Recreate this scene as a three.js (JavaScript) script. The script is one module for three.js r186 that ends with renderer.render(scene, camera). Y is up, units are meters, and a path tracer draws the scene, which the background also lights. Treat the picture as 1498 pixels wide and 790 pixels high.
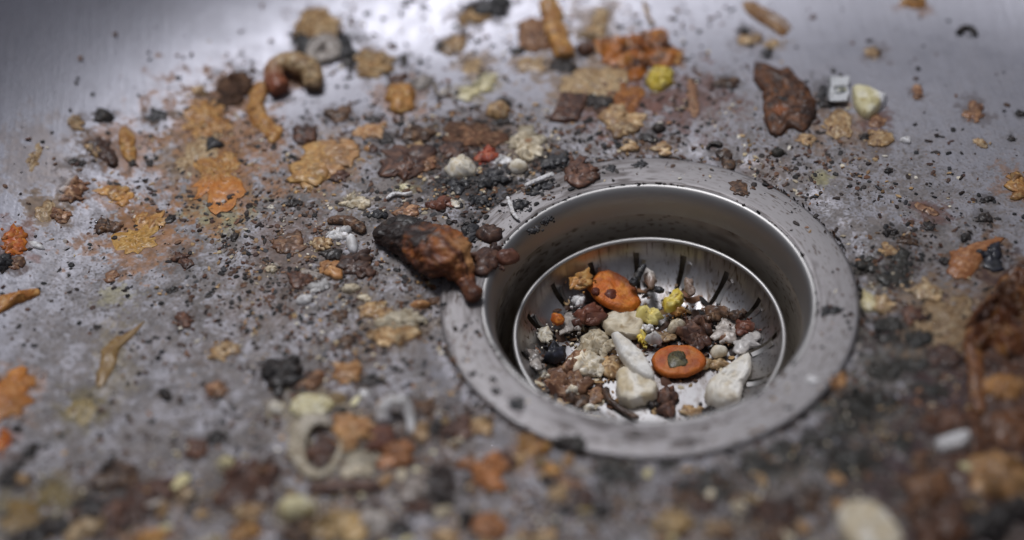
import * as THREE from 'three';
import { mergeGeometries } from 'three/addons/utils/BufferGeometryUtils.js';
import { RectAreaLightUniformsLib } from 'three/addons/lights/RectAreaLightUniformsLib.js';

// ------------------------------------------------------------------ camera, light, exposure
const R = Math.PI / 180;
const EL = 44.82 * R, ROLL = -4.05 * R, DIST = 0.497, FPX = 2600, PW = 1498, PH = 790;
const AIM = new THREE.Vector3(-0.0367, 0, -0.0135);
const fw = new THREE.Vector3(0, -Math.sin(EL), -Math.cos(EL));
const u0 = new THREE.Vector3().crossVectors(new THREE.Vector3(1, 0, 0), fw);
const camRight = new THREE.Vector3(Math.cos(ROLL), 0, 0).addScaledVector(u0, Math.sin(ROLL));
const camUp = new THREE.Vector3(-Math.sin(ROLL), 0, 0).addScaledVector(u0, Math.cos(ROLL));
const camera = new THREE.PerspectiveCamera(2 * Math.atan(PH / 2 / FPX) / R, 1024 / 540, 0.02, 20);
camera.position.copy(AIM).addScaledVector(fw, -DIST);
camera.up.copy(camUp); camera.lookAt(AIM);
camera.focus = 0.511; camera.userData.fStop = 2.8;
camera.updateMatrixWorld();

const scene = new THREE.Scene();
scene.background = new THREE.Color().setRGB(0.17, 0.174, 0.2);       // dim, even room light
const renderer = new THREE.WebGLRenderer({ antialias: true });
renderer.toneMapping = THREE.LinearToneMapping;
renderer.toneMappingExposure = 1.0;
renderer.shadowMap.enabled = true;
RectAreaLightUniformsLib.init();
const lamp = new THREE.RectAreaLight(new THREE.Color().setRGB(0.90, 0.93, 1.0), 1.75, 0.8, 0.6);    // the broad lamp above and behind the sink
lamp.position.set(-0.22, 1.08, -0.52); lamp.lookAt(-0.03, 0, -0.03); scene.add(lamp);
const spot = new THREE.SpotLight(new THREE.Color().setRGB(0.98, 0.97, 1.0), 3.4, 0, 12.5 * R, 1, 2);  // a soft-edged spot over the drain
spot.position.set(-0.19, 0.95, -0.40); spot.target.position.set(-0.05, 0, -0.07); spot.castShadow = true; spot.shadow.radius = 11; scene.add(spot, spot.target);

// ------------------------------------------------------------------ helpers
function rng(seed) { let a = seed >>> 0; return () => { a = (a + 0x6D2B79F5) | 0; let t = Math.imul(a ^ (a >>> 15), 1 | a); t = (t + Math.imul(t ^ (t >>> 7), 61 | t)) ^ t; return ((t ^ (t >>> 14)) >>> 0) / 4294967296; }; }
function hash(x, y, z) { let h = Math.imul(x, 374761393) ^ Math.imul(y, 668265263) ^ Math.imul(z, 1274126177); h = Math.imul(h ^ (h >>> 13), 1274126177); return ((h ^ (h >>> 16)) >>> 0) / 4294967296; }
function vnoise(x, y, z) {
  const X = Math.floor(x), Y = Math.floor(y), Z = Math.floor(z); let a = x - X, b = y - Y, c = z - Z;
  a = a * a * (3 - 2 * a); b = b * b * (3 - 2 * b); c = c * c * (3 - 2 * c);
  const l = (p, q, t) => p + (q - p) * t;
  return l(l(l(hash(X, Y, Z), hash(X + 1, Y, Z), a), l(hash(X, Y + 1, Z), hash(X + 1, Y + 1, Z), a), b),
    l(l(hash(X, Y, Z + 1), hash(X + 1, Y, Z + 1), a), l(hash(X, Y + 1, Z + 1), hash(X + 1, Y + 1, Z + 1), a), b), c);
}
function fbm(x, y, z, o = 3) { let s = 0, a = 0.5, n = 0; for (let i = 0; i < o; i++) { s += a * vnoise(x, y, z); n += a; a *= 0.5; x = x * 2.03 + 7.1; y = y * 2.03 + 3.7; z = z * 2.03 + 1.3; } return s / n; }
function n2(x, y, s) {      // quick 2-d value noise
  const X = Math.floor(x), Y = Math.floor(y); let a = x - X, b = y - Y; a = a * a * (3 - 2 * a); b = b * b * (3 - 2 * b);
  const p = hash(X, Y, s), q = hash(X + 1, Y, s), r = hash(X, Y + 1, s), t = hash(X + 1, Y + 1, s);
  return (p + (q - p) * a) * (1 - b) + (r + (t - r) * a) * b;
}
const sm = (a, b, x) => { x = Math.min(1, Math.max(0, (x - a) / (b - a))); return x * x * (3 - 2 * x); };
const lerp = (a, b, t) => a + (b - a) * t;
const taken = {};
function numbered(n) { const k = taken[n] = (taken[n] ?? -1) + 1; return k ? n + '_' + String(k).padStart(3, '0') : n; }
function tag(o, label, category, group) { o.userData.label = label; o.userData.category = category; if (group) o.userData.group = group; return o; }
function shade(o) { o.castShadow = o.receiveShadow = true; return o; }
function mesh(name, g, m, parent) { const o = shade(new THREE.Mesh(g, m)); o.name = parent === scene ? numbered(name) : name; parent.add(o); return o; }

// ---- the basin: a flat floor whose edge curves up into the walls
const BX = 0.012, BZ = 0.055, HX = 0.162, HZ = 0.155, CR = 0.1, COVE = 0.11;   // centre, half sizes, corner and cove radius
function basinDist(x, z) { const qx = Math.abs(x - BX) - HX + CR, qz = Math.abs(z - BZ) - HZ + CR; return Math.hypot(Math.max(qx, 0), Math.max(qz, 0)) + Math.min(Math.max(qx, qz), 0) - CR; }
function dish(r) { return -0.0012 * (1 - sm(0.060, 0.0665, r)); }
function floorY(x, z) {
  const d = Math.max(0, Math.min(basinDist(x, z), COVE * 0.97));
  return dish(Math.hypot(x, z)) + COVE - Math.sqrt(COVE * COVE - d * d);
}
function surfY(x, z) { return Math.hypot(x, z) < 0.0572 ? 0.0002 : floorY(x, z); }
function surfN(x, z) { if (Math.hypot(x, z) < 0.068) return new THREE.Vector3(0, 1, 0); const e = 0.001; return new THREE.Vector3(floorY(x - e, z) - floorY(x + e, z), 2 * e, floorY(x, z - e) - floorY(x, z + e)).normalize(); }
// where a spot measured on the photograph lies on the sink (or on a level plane at height y), and its scale in px per metre
function ray(px, py) { return fw.clone().addScaledVector(camRight, (px - PW / 2) / FPX).addScaledVector(camUp, -(py - PH / 2) / FPX); }
function at(px, py, lift = 0, plane = null) {
  const d = ray(px, py), c = camera.position; let y = plane ?? 0, k = 0;
  for (let i = 0; i < (plane === null ? 14 : 1); i++) { k = (y + lift - c.y) / d.y; if (plane === null) y = lerp(y, surfY(c.x + d.x * k, c.z + d.z * k), i < 4 ? 1 : 0.6); }
  const p = c.clone().addScaledVector(d, k); p.y -= lift; p.scale = FPX / k; return p;
}

// ------------------------------------------------------------------ textures and materials
function dataTex(n, m, f, srgb) {
  const d = new Uint8Array(n * m * 4);
  for (let j = 0; j < m; j++) for (let i = 0; i < n; i++) { const c = f(i, j), o = (j * n + i) * 4; d[o] = c[0] * 255; d[o + 1] = c[1] * 255; d[o + 2] = c[2] * 255; d[o + 3] = 255; }
  const t = new THREE.DataTexture(d, n, m); t.wrapS = t.wrapT = THREE.RepeatWrapping; t.magFilter = THREE.LinearFilter; t.minFilter = THREE.LinearMipmapLinearFilter; t.generateMipmaps = true;
  if (srgb) t.colorSpace = THREE.SRGBColorSpace; t.needsUpdate = true; return t;
}
const TS = 0.5, TN = 2048;                      // floor texture: half a metre, 0.24 mm a pixel
const uvx = (x) => (x + 0.25) / TS, uvz = (z) => (z + 0.22) / TS;
// soiled areas of the floor: [x, y on the photograph, half width, half height, strength]
const soil = [[425, 370, 95, 95, 0.75], [560, 470, 110, 60, 0.6], [680, 262, 140, 70, 1.0], [330, 480, 140, 120, 0.45], [620, 330, 90, 80, 0.5], [700, 200, 120, 55, 0.7], [520, 640, 200, 90, 0.6], [220, 730, 230, 70, 0.85],
  [1290, 400, 90, 80, 0.7], [1330, 480, 90, 70, 0.8], [1260, 640, 170, 90, 0.9], [1460, 560, 110, 170, 1.3], [1130, 180, 90, 90, 0.45], [980, 740, 240, 60, 0.75], [1380, 740, 160, 70, 1.2], [1230, 260, 130, 70, 0.5], [930, 170, 90, 80, 0.5], [500, 280, 130, 90, 0.45], [80, 600, 130, 160, 0.4], [300, 230, 80, 90, 0.4]].map(([x, y, w, h, s]) => { const p = at(x, y); return [p.x, p.z, w / p.scale, h / p.scale / 0.7, s]; });
const stains = [[318, 300, 58, 40, [0.30, 0.26, 0.12], 0.75], [167, 434, 34, 18, [0.30, 0.27, 0.13], 0.55], [116, 602, 30, 26, [0.30, 0.26, 0.12], 0.45], [165, 530, 34, 55, [0.28, 0.22, 0.10], 0.4], [425, 362, 60, 56, [0.15, 0.09, 0.065], 0.6], [390, 430, 90, 60, [0.17, 0.115, 0.085], 0.35], [690, 272, 90, 38, [0.05, 0.05, 0.058], 0.95], [800, 238, 34, 20, [0.06, 0.055, 0.06], 0.8], [720, 320, 44, 40, [0.06, 0.055, 0.06], 0.6], [1203, 262, 16, 14, [0.35, 0.32, 0.14], 0.6], [1250, 600, 80, 60, [0.06, 0.06, 0.05], 0.9], [1150, 672, 90, 30, [0.06, 0.06, 0.05], 0.9], [1258, 676, 74, 40, [0.05, 0.05, 0.045], 0.92], [1305, 400, 50, 34, [0.07, 0.07, 0.06], 0.7], [1330, 520, 90, 60, [0.07, 0.065, 0.05], 0.8], [900, 697, 40, 26, [0.08, 0.08, 0.07], 0.7], [1040, 712, 50, 34, [0.08, 0.07, 0.06], 0.6], [1470, 440, 90, 90, [0.15, 0.075, 0.028], 0.9], [1455, 590, 100, 110, [0.10, 0.055, 0.025], 0.95], [1450, 700, 120, 100, [0.11, 0.065, 0.032], 0.95], [1380, 750, 150, 80, [0.09, 0.06, 0.04], 0.85], [1340, 600, 90, 60, [0.09, 0.07, 0.05], 0.7], [1120, 750, 180, 60, [0.13, 0.10, 0.075], 0.6], [1040, 150, 30, 60, [0.2, 0.15, 0.12], 0.4], [1120, 250, 60, 24, [0.2, 0.14, 0.11], 0.4], [700, 205, 80, 30, [0.14, 0.085, 0.06], 0.6], [190, 735, 120, 50, [0.10, 0.065, 0.05], 0.5], [560, 660, 150, 70, [0.22, 0.16, 0.11], 0.35]].map(([x, y, w, h, c, s]) => { const p = at(x, y); return [p.x, p.z, w / p.scale, h / p.scale / 0.7, c, s]; });
const residue = [];                             // the dried juice round each scrap, filled in as they are laid down
const clampT = (t) => { t.wrapS = t.wrapT = THREE.ClampToEdgeWrapping; return t; };
const enc = (v) => v <= 0.0031308 ? v * 12.92 : 1.055 * Math.pow(v, 1 / 2.4) - 0.055;
function soilFloor(m) {
  const grime = new Float32Array(TN * TN), film = new Float32Array(TN * TN * 4);
  const X = (i) => i / TN * TS - 0.25, Z = (j) => j / TN * TS - 0.22;
  const box = (x, z, w, h, f) => { const i0 = Math.max(0, Math.floor((x - w + 0.25) / TS * TN)), i1 = Math.min(TN - 1, Math.ceil((x + w + 0.25) / TS * TN)), j0 = Math.max(0, Math.floor((z - h + 0.22) / TS * TN)), j1 = Math.min(TN - 1, Math.ceil((z + h + 0.22) / TS * TN)); for (let j = j0; j <= j1; j++) for (let i = i0; i <= i1; i++) f(X(i), Z(j), j * TN + i); };
  for (const s of soil) box(s[0], s[1], s[2] * 2.2, s[3] * 2.2, (x, z, o) => { const a = (x - s[0]) / s[2], b = (z - s[1]) / s[3]; grime[o] += s[4] * Math.exp(-a * a - b * b); });
  for (let j = 0; j < TN; j++) for (let i = 0; i < TN; i++) {
    const x = X(i), z = Z(j), o = j * TN + i, g = grime[o] + 0.10 + 0.55 * sm(-0.115, -0.02, z) * sm(-0.2, -0.15, x);
    const n = n2(x * 190, z * 190, 1) * 0.34 + n2(x * 520, z * 520, 2) * 0.33 + n2(x * 1500, z * 1500, 3) * 0.33;
    const fine = n2(x * 2300, z * 2300, 5), mid = n2(x * 1100, z * 1100, 6);
    grime[o] = Math.min(1, 0.4 * Math.min(1, g * 1.25) + g * sm(0.3, 0.72, n) * 0.5 + sm(0.84 - 0.3 * Math.min(g, 1), 0.97, fine) * 0.6 * Math.min(1, g + 0.1) + sm(0.88 - 0.22 * Math.min(g, 1), 0.98, mid) * 0.6 * Math.min(1, g));
  }
  let k = 0;
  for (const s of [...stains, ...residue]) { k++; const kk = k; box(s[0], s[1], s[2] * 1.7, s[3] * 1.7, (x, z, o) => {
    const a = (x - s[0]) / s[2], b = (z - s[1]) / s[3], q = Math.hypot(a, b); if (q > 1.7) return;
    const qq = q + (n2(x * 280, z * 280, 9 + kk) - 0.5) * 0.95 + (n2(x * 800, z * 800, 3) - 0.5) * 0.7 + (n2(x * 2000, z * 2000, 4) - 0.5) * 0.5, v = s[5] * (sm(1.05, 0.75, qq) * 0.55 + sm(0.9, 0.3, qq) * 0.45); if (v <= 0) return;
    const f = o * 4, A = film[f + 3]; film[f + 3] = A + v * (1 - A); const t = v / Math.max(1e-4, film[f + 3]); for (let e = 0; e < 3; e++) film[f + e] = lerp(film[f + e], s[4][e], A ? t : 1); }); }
  m.map = clampT(dataTex(TN, TN, (i, j) => {
    const x = X(i), z = Z(j), o = j * TN + i, g = grime[o], hue = n2(x * 260, z * 260, 23), dk = n2(x * 1700, z * 1700, 24);
    const w = 0.92 + 0.1 * n2(x * 40, z * 40, 21) + 0.05 * (n2(x * 2400, z * 60, 22) - 0.5), d = lerp(0.6, 1.25, dk);
    let r = lerp(0.43 * w, lerp(0.14, 0.205, hue) * d, g * 0.9), gg = lerp(0.43 * w, lerp(0.12, 0.17, hue) * d, g * 0.9), b = lerp(0.48 * w, lerp(0.105, 0.148, hue) * d, g * 0.9);
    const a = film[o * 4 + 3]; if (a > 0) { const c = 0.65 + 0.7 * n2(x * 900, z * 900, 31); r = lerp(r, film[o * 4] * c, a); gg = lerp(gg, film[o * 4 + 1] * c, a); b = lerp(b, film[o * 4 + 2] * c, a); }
    return [enc(r), enc(gg), enc(b)];
  }, true));
  m.roughnessMap = m.metalnessMap = clampT(dataTex(TN, TN, (i, j) => { const x = X(i), z = Z(j), o = j * TN + i, g = Math.max(grime[o], film[o * 4 + 3]); return [1, Math.min(1, 0.42 + 0.08 * n2(x * 300, z * 300, 41) + 0.2 * g), 0.9 - 0.8 * Math.min(1, g * 1.15)]; }));
  m.bumpMap = clampT(dataTex(TN, TN, (i, j) => { const x = X(i), z = Z(j), o = j * TN + i, v = 0.35 + 0.4 * grime[o] + 0.12 * film[o * 4 + 3] + 0.1 * (n2(x * 1600, z * 90, 51) - 0.5) + 0.14 * (n2(x * 1500, z * 1500, 52) - 0.5); return [v, v, v]; }));
}
const crumbBump = dataTex(256, 256, (i, j) => {
  let s = 0; for (let q = 0; q < 4; q++) { const f = 8 << q, x = i / 256 * f, y = j / 256 * f, X = Math.floor(x), Y = Math.floor(y); let a = x - X, b = y - Y; a = a * a * (3 - 2 * a); b = b * b * (3 - 2 * b);
    const h = (u, v) => hash(u % f, v % f, 60 + q); s += [0.4, 0.3, 0.2, 0.1][q] * ((h(X, Y) * (1 - a) + h(X + 1, Y) * a) * (1 - b) + (h(X, Y + 1) * (1 - a) + h(X + 1, Y + 1) * a) * b); } return [s, s, s];
});
const ringBump = dataTex(512, 64, (i, j) => { const v = 0.5 + 0.25 * (hash(j, 3, 7) - 0.5) + 0.35 * (n2(i / 3, j / 3, 77) - 0.5); return [v, v, v]; });
const wearOrm = dataTex(512, 256, (i, j) => { const g = sm(0.55, 0.85, n2(i / 40, j / 40, 81) * 0.6 + n2(i / 7, j / 7, 82) * 0.4); return [1, 0.56 + 0.2 * g + 0.08 * n2(i / 3, j / 3, 83), 0.95 - 0.5 * g]; });
const wearMap = dataTex(512, 256, (i, j) => { const g = sm(0.5, 0.9, n2(i / 40, j / 40, 81) * 0.55 + n2(i / 7, j / 7, 82) * 0.45) * 0.6, s = sm(0.70, 0.9, n2(i / 2.4, j / 2.4, 85)) * 0.7 * n2(i / 30, j / 30, 86) * 2; const k = Math.min(1, g + s); return [enc(lerp(0.55, 0.2, k)), enc(lerp(0.54, 0.165, k)), enc(lerp(0.55, 0.14, k))]; }, true);

const steelFloor = new THREE.MeshStandardMaterial({ roughness: 1, metalness: 1, bumpScale: 0.00022, side: THREE.DoubleSide });
const steelRing = new THREE.MeshStandardMaterial({ map: wearMap, color: new THREE.Color().setRGB(0.60, 0.58, 0.575), roughnessMap: wearOrm, metalnessMap: wearOrm, roughness: 1, metalness: 1, bumpMap: ringBump, bumpScale: 0.00003, side: THREE.DoubleSide });
const steelBevel = new THREE.MeshStandardMaterial({ color: new THREE.Color().setRGB(0.44, 0.43, 0.42), roughness: 0.5, metalness: 1, side: THREE.DoubleSide });
const steelWell = new THREE.MeshStandardMaterial({ map: wearMap, color: new THREE.Color().setRGB(0.78, 0.70, 0.58), roughness: 0.6, metalness: 0.35, side: THREE.DoubleSide });
const steelBasket = new THREE.MeshStandardMaterial({ map: wearMap, color: new THREE.Color().setRGB(0.82, 0.81, 0.80), roughnessMap: wearOrm, roughness: 0.62, metalness: 0.97, side: THREE.DoubleSide });
const blackPipe = new THREE.MeshStandardMaterial({ color: new THREE.Color().setRGB(0.02, 0.02, 0.018), roughness: 0.8 });
const food = (o) => new THREE.MeshPhysicalMaterial({ vertexColors: true, side: THREE.DoubleSide, bumpMap: crumbBump, ...o });
const M = {
  dry: food({ roughness: 0.8, bumpScale: 0.0014 }),
  wet: food({ roughness: 0.6, bumpScale: 0.0009, clearcoat: 0.22, clearcoatRoughness: 0.2 }),
  gloss: food({ roughness: 0.5, bumpScale: 0.0005, clearcoat: 0.4, clearcoatRoughness: 0.2 }),
  roast: food({ roughness: 0.6, bumpScale: 0.0005, clearcoat: 0.16, clearcoatRoughness: 0.25 }),
  smooth: food({ roughness: 0.62, bumpScale: 0.0005, clearcoat: 0.08, clearcoatRoughness: 0.3 }),
  skin: food({ roughness: 0.5, bumpScale: 0.0003, transmission: 0.25, thickness: 0 }),
};
const plain = (o) => new THREE.MeshStandardMaterial(o);
const lin = (h) => new THREE.Color(h);
const PAL = {
  tan: ['#9a7750', '#bb9869', '#64452c', '#d8c09a'], orange: ['#ab7336', '#c58f4a', '#74481f', '#d8b072'], bright: ['#c45c12', '#cf741c', '#96440c', '#d98a34'], brown: ['#51392a', '#6c4c35', '#2a1c14', '#8d6c4e'],
  dark: ['#1e1917', '#2f2723', '#110f0e', '#453a32'], slate: ['#26262a', '#3a393c', '#151517', '#55524f'], maroon: ['#4b3027', '#61402f', '#281813', '#7a5642'], cream: ['#cdbd9c', '#e2d6bc', '#a48a64', '#efe8d6'],
  white: ['#d6d4d2', '#eceaea', '#b4ada4', '#f6f6f6'], yellow: ['#d8bc3c', '#ead35e', '#b8902e', '#f3e48e'], lemon: ['#d6cb9a', '#e4dcb4', '#b4a066', '#efe9cf'], amber: ['#84491c', '#a9682a', '#45250f', '#c48a48'], olive: ['#85713f', '#9c8750', '#5c4a26', '#b09a62'], rust: ['#7d553c', '#9b7050', '#4c3022', '#bb9470'],
  leaf: ['#4a2c18', '#613b20', '#2a180e', '#7a4c2a'], navy: ['#16171f', '#22242f', '#0c0c10', '#353745'], garlic: ['#e2d8c2', '#ece5d4', '#cbb892', '#f6f2e8'], rice: ['#bfb196', '#d6c9ae', '#8f7752', '#e6dcc6'], greyed: ['#9a9088', '#b4aaa0', '#6d625a', '#cfc8c0'], red: ['#a0402a', '#bb5a3c', '#6b2a1c', '#d08a6c'], khaki: ['#a08058', '#bc9c70', '#6c5336', '#d4be98'],
};
const LIN = Object.fromEntries(Object.entries(PAL).map(([k, v]) => [k, v.map(lin)]));
const tmpC = new THREE.Color();
function tint(pal, x, y, z, k, out) {          // a mottled food colour at a point (k: size of the mottling in metres)
  const a = fbm(x / k, y / k, z / k, 3), b = fbm(x / k * 2.7 + 40, y / k * 2.7, z / k * 2.7, 2);
  const e = fbm(x / k * 1.9, y / k * 1.9 + 80, z / k * 1.9, 2);
  out.copy(pal[0]).lerp(pal[1], sm(0.42, 0.6, a)); out.lerp(pal[2], sm(0.5, 0.68, b) * 0.75); out.lerp(pal[3], sm(0.54, 0.7, e) * 0.9);
  out.multiplyScalar(1 + (k > 0.0045 ? 0.08 : 0.34) * (hash(Math.round(x * 4e4), Math.round(y * 4e4), Math.round(z * 4e4)) - 0.5));
  return out;
}
// A lump of food lying on its base: radial outline, domed and uneven.  outline(t) -> radius, H height, all in metres
function lumpGeometry(outline, H, pal, { seed = 1, lump = 0.5, p = 1.9, q = 0.6, size = 0.005, k = 0.0016, paint = null, top = null } = {}) {
  const nt = Math.round(Math.min(88, Math.max(14, size * 4200))), nr = Math.round(Math.min(26, Math.max(5, size * 1300)));
  const pos = [0, 0, 0], col = [0, 0, 0], uv = [], idx = [], s = seed * 13.7;
  const heightAt = (x, z, r) => {
    const dome = Math.pow(Math.max(0, 1 - Math.pow(r, p)), q), rough = fbm(x / 0.0022 + s, s, z / 0.0022, 3) - 0.5, fine = fbm(x / 0.0007, s + 5, z / 0.0007, 2) - 0.5;
    return H * dome * Math.max(0.12, 1 + lump * 2.2 * rough + lump * 1.1 * fine) + (top ? top(x, z, r) : 0);
  };
  const put = (i, x, y, z) => { pos[i * 3] = x; pos[i * 3 + 1] = y; pos[i * 3 + 2] = z; tint(pal, x + s, y, z + s, k, tmpC); if (paint) paint(tmpC, x, y, z); col[i * 3] = tmpC.r; col[i * 3 + 1] = tmpC.g; col[i * 3 + 2] = tmpC.b; };
  put(0, 0, heightAt(0, 0, 0), 0);
  for (let i = 1; i <= nr + 1; i++) for (let j = 0; j < nt; j++) {
    const t = j / nt * 2 * Math.PI, r = i <= nr ? Math.pow(i / nr, 0.8) : 0.9, R0 = outline(t), x = Math.cos(t) * R0 * r, z = Math.sin(t) * R0 * r;
    put(1 + (i - 1) * nt + j, x, i <= nr ? heightAt(x, z, Math.min(1, r)) + (i === nr ? 0.12 * Math.min(H, 0.002) : 0) : -0.0005, z);
  }
  for (let j = 0; j < nt; j++) { const j2 = (j + 1) % nt; idx.push(0, 1 + j2, 1 + j); for (let i = 0; i < nr; i++) { const a = 1 + i * nt + j, b = 1 + i * nt + j2; idx.push(a, b, a + nt, b, b + nt, a + nt); } }
  for (let i = 0; i < pos.length; i += 3) uv.push((pos[i] + s) / 0.012, (pos[i + 2] + pos[i + 1] * 0.6) / 0.012);
  return finish(pos, col, uv, idx);
}
function finish(pos, col, uv, idx) {
  const g = new THREE.BufferGeometry(); g.setAttribute('position', new THREE.Float32BufferAttribute(pos, 3)); g.setAttribute('color', new THREE.Float32BufferAttribute(col, 3)); g.setAttribute('uv', new THREE.Float32BufferAttribute(uv, 2));
  g.setIndex(idx); g.computeVertexNormals(); return g;
}
function ragged(rx, rz, rot, seed, amt) {      // an uneven ellipse
  const c = Math.cos(rot), s = Math.sin(rot);
  return (t) => { const a = t - rot, ca = Math.cos(a), sa = Math.sin(a), e = 1 / Math.hypot(ca / rx, sa / rz);
    return e * (1 + amt * ((vnoise(Math.cos(t) * 1.4 + seed, Math.sin(t) * 1.4, seed) - 0.5) * 1.2 + (vnoise(Math.cos(t) * 3.4 + seed, Math.sin(t) * 3.4, seed + 9) - 0.5) * 0.9 + (vnoise(Math.cos(t) * 8, Math.sin(t) * 8, seed + 19) - 0.5) * 0.34 + (vnoise(Math.cos(t) * 18, Math.sin(t) * 18, seed + 29) - 0.5) * 0.2)); };
}
function polygonRadius(pts, seed, amt) {       // radius of a star-shaped polygon (local metres) in every direction
  return (t) => { const dx = Math.cos(t), dz = Math.sin(t); let best = 0;
    for (let i = 0; i < pts.length; i++) { const [ax, az] = pts[i], [bx, bz] = pts[(i + 1) % pts.length], ex = bx - ax, ez = bz - az, den = dx * ez - dz * ex; if (Math.abs(den) < 1e-12) continue;
      const r = (ax * ez - az * ex) / den, u = (ax * dz - az * dx) / den; if (r > 0 && u >= -1e-6 && u <= 1.000001) best = Math.max(best, r); }
    return Math.max(best, 0.0004) * (1 + amt * ((vnoise(dx * 4 + seed, dz * 4, seed) - 0.5) + (vnoise(dx * 11 + seed, dz * 11, seed) - 0.5) * 0.7)); };
}
function settle(o, p, plane) { o.position.copy(p); if (plane === null) o.quaternion.setFromUnitVectors(new THREE.Vector3(0, 1, 0), surfN(p.x, p.z)); return o; }
let serial = 0;
const rag0 = (o) => o.rag ?? 0.55;
// a lump measured as centre, width, height on the photograph; H in mm
function lump(name, category, label, x, y, w, h, rot, H, palette, o = {}) {
  serial++; const plane = o.plane ?? null; H *= plane === null ? (rag0(o) > 0.35 ? 0.00056 : 0.0008) : 0.0007; const p = at(x, y, H * 0.4, plane), rx = w / 2 / p.scale * 1.06;
  let rz = Math.max(h / 2 / p.scale - 0.3 * H, 0.3 * h / p.scale) / 0.7 * 1.06;
  const gr = o.grain ?? 0, rag = o.rag ?? 0.55, rnd = rng(serial * 77 + 5), cs = Math.cos(rot * R), sn = Math.sin(rot * R);
  let g;
  if (category === 'smear') { g = lumpGeometry(ragged(rx * 1.05, rz * 1.05, rot * R, serial * 3.1, 0.8), H * 0.85, LIN[palette], { seed: serial, size: Math.max(rx, rz) * 1.3, ...o, lump: 1.15, p: 1.3, q: 0.8, k: 0.0011 }); }
  else if (rag <= 0.35 || o.whole) g = lumpGeometry(ragged(rx, rz, rot * R, serial * 3.1, plane === null ? rag : rag + 0.25), H, LIN[palette], { seed: serial, size: Math.max(rx, rz), ...o });
  else {                                  // a conglomerate: a ragged body with smaller lumps grown into it and bits flaked off round it
    const parts = [lumpGeometry(ragged(rx * (0.86 - 0.36 * gr), rz * (0.86 - 0.36 * gr), rot * R, serial * 3.1, rag), H * 0.72, LIN[palette], { seed: serial, size: Math.max(rx, rz), ...o })];
    const n = Math.round(2 + Math.min(6, Math.max(rx, rz) * 900)), bits = Math.round((3 + Math.max(rx, rz) * 1500) * (1 + 3 * gr));
    for (let i = 0; i < n + bits; i++) {
      const bit = i >= n, t = rnd() * 6.283, q = bit ? lerp(0.95, 0.4, gr) + rnd() * lerp(0.45, 0.85, gr) : Math.sqrt(rnd()) * 0.82, a = Math.cos(t) * q * rx, b = Math.sin(t) * q * rz, f = bit ? 0.05 + 0.14 * rnd() * rnd() : (0.25 + 0.5 * rnd()) * (1 - 0.4 * gr), rr = Math.max(0.00022, Math.sqrt(rx * rz) * f), dx = a * cs - b * sn, dz = a * sn + b * cs, cl = new THREE.Color().setScalar(0.6 + rnd() * 0.8);
      const gg = lumpGeometry(ragged(rr * (0.8 + rnd() * 0.7), rr, rnd() * 6, serial + i * 5.3, 1.1), Math.min(H, rr * 0.9) * (0.35 + rnd() * 0.7), LIN[palette], { seed: serial * 3 + i, size: rr, k: o.k, lump: o.lump, paint: (c, x, y, z) => { if (o.paint) o.paint(c, x + dx, y, z + dz); c.multiply(cl); } });
      gg.translate(dx, bit ? 0 : H * (0.28 - 0.2 * q), dz); parts.push(gg);
    }
    g = mergeGeometries(parts);
  }
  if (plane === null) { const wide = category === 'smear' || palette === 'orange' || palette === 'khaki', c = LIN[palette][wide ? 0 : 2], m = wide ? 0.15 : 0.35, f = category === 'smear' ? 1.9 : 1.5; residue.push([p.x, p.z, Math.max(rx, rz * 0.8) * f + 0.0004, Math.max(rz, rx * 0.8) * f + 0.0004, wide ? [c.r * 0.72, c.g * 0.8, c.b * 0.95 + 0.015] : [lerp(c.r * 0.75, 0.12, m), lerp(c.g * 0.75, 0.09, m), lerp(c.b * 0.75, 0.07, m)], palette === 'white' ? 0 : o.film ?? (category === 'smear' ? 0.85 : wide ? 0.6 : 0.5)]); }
  const m = settle(mesh(name, g, M[o.mat ?? 'wet'], scene), p, plane);
  if (o.tilt) m.rotateX(o.tilt[0] * R).rotateZ(o.tilt[1] * R);
  return tag(m, label, category, o.group);
}
// a lump whose outline is measured on the photograph
function shape(name, category, label, pts, H, palette, o = {}) {
  serial++; H /= 1000; const plane = o.plane ?? null; let cx = 0, cy = 0; for (const q of pts) { cx += q[0] / pts.length; cy += q[1] / pts.length; }
  if (o.c) [cx, cy] = o.c;
  const p = at(cx, cy, H * 0.4, plane), loc = pts.map((q) => { const w = at(q[0], q[1], H * 0.4, plane); return [w.x - p.x, w.z - p.z]; });
  let size = 0; for (const q of loc) size = Math.max(size, Math.hypot(...q));
  const g = lumpGeometry(polygonRadius(loc, serial, o.rag ?? 0.25), H, LIN[palette], { seed: serial, size, ...o });
  const m = settle(mesh(name, g, M[o.mat ?? 'wet'], scene), p, plane);
  if (o.tilt) m.rotateX(o.tilt[0] * R).rotateZ(o.tilt[1] * R);
  return tag(m, label, category, o.group);
}
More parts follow.
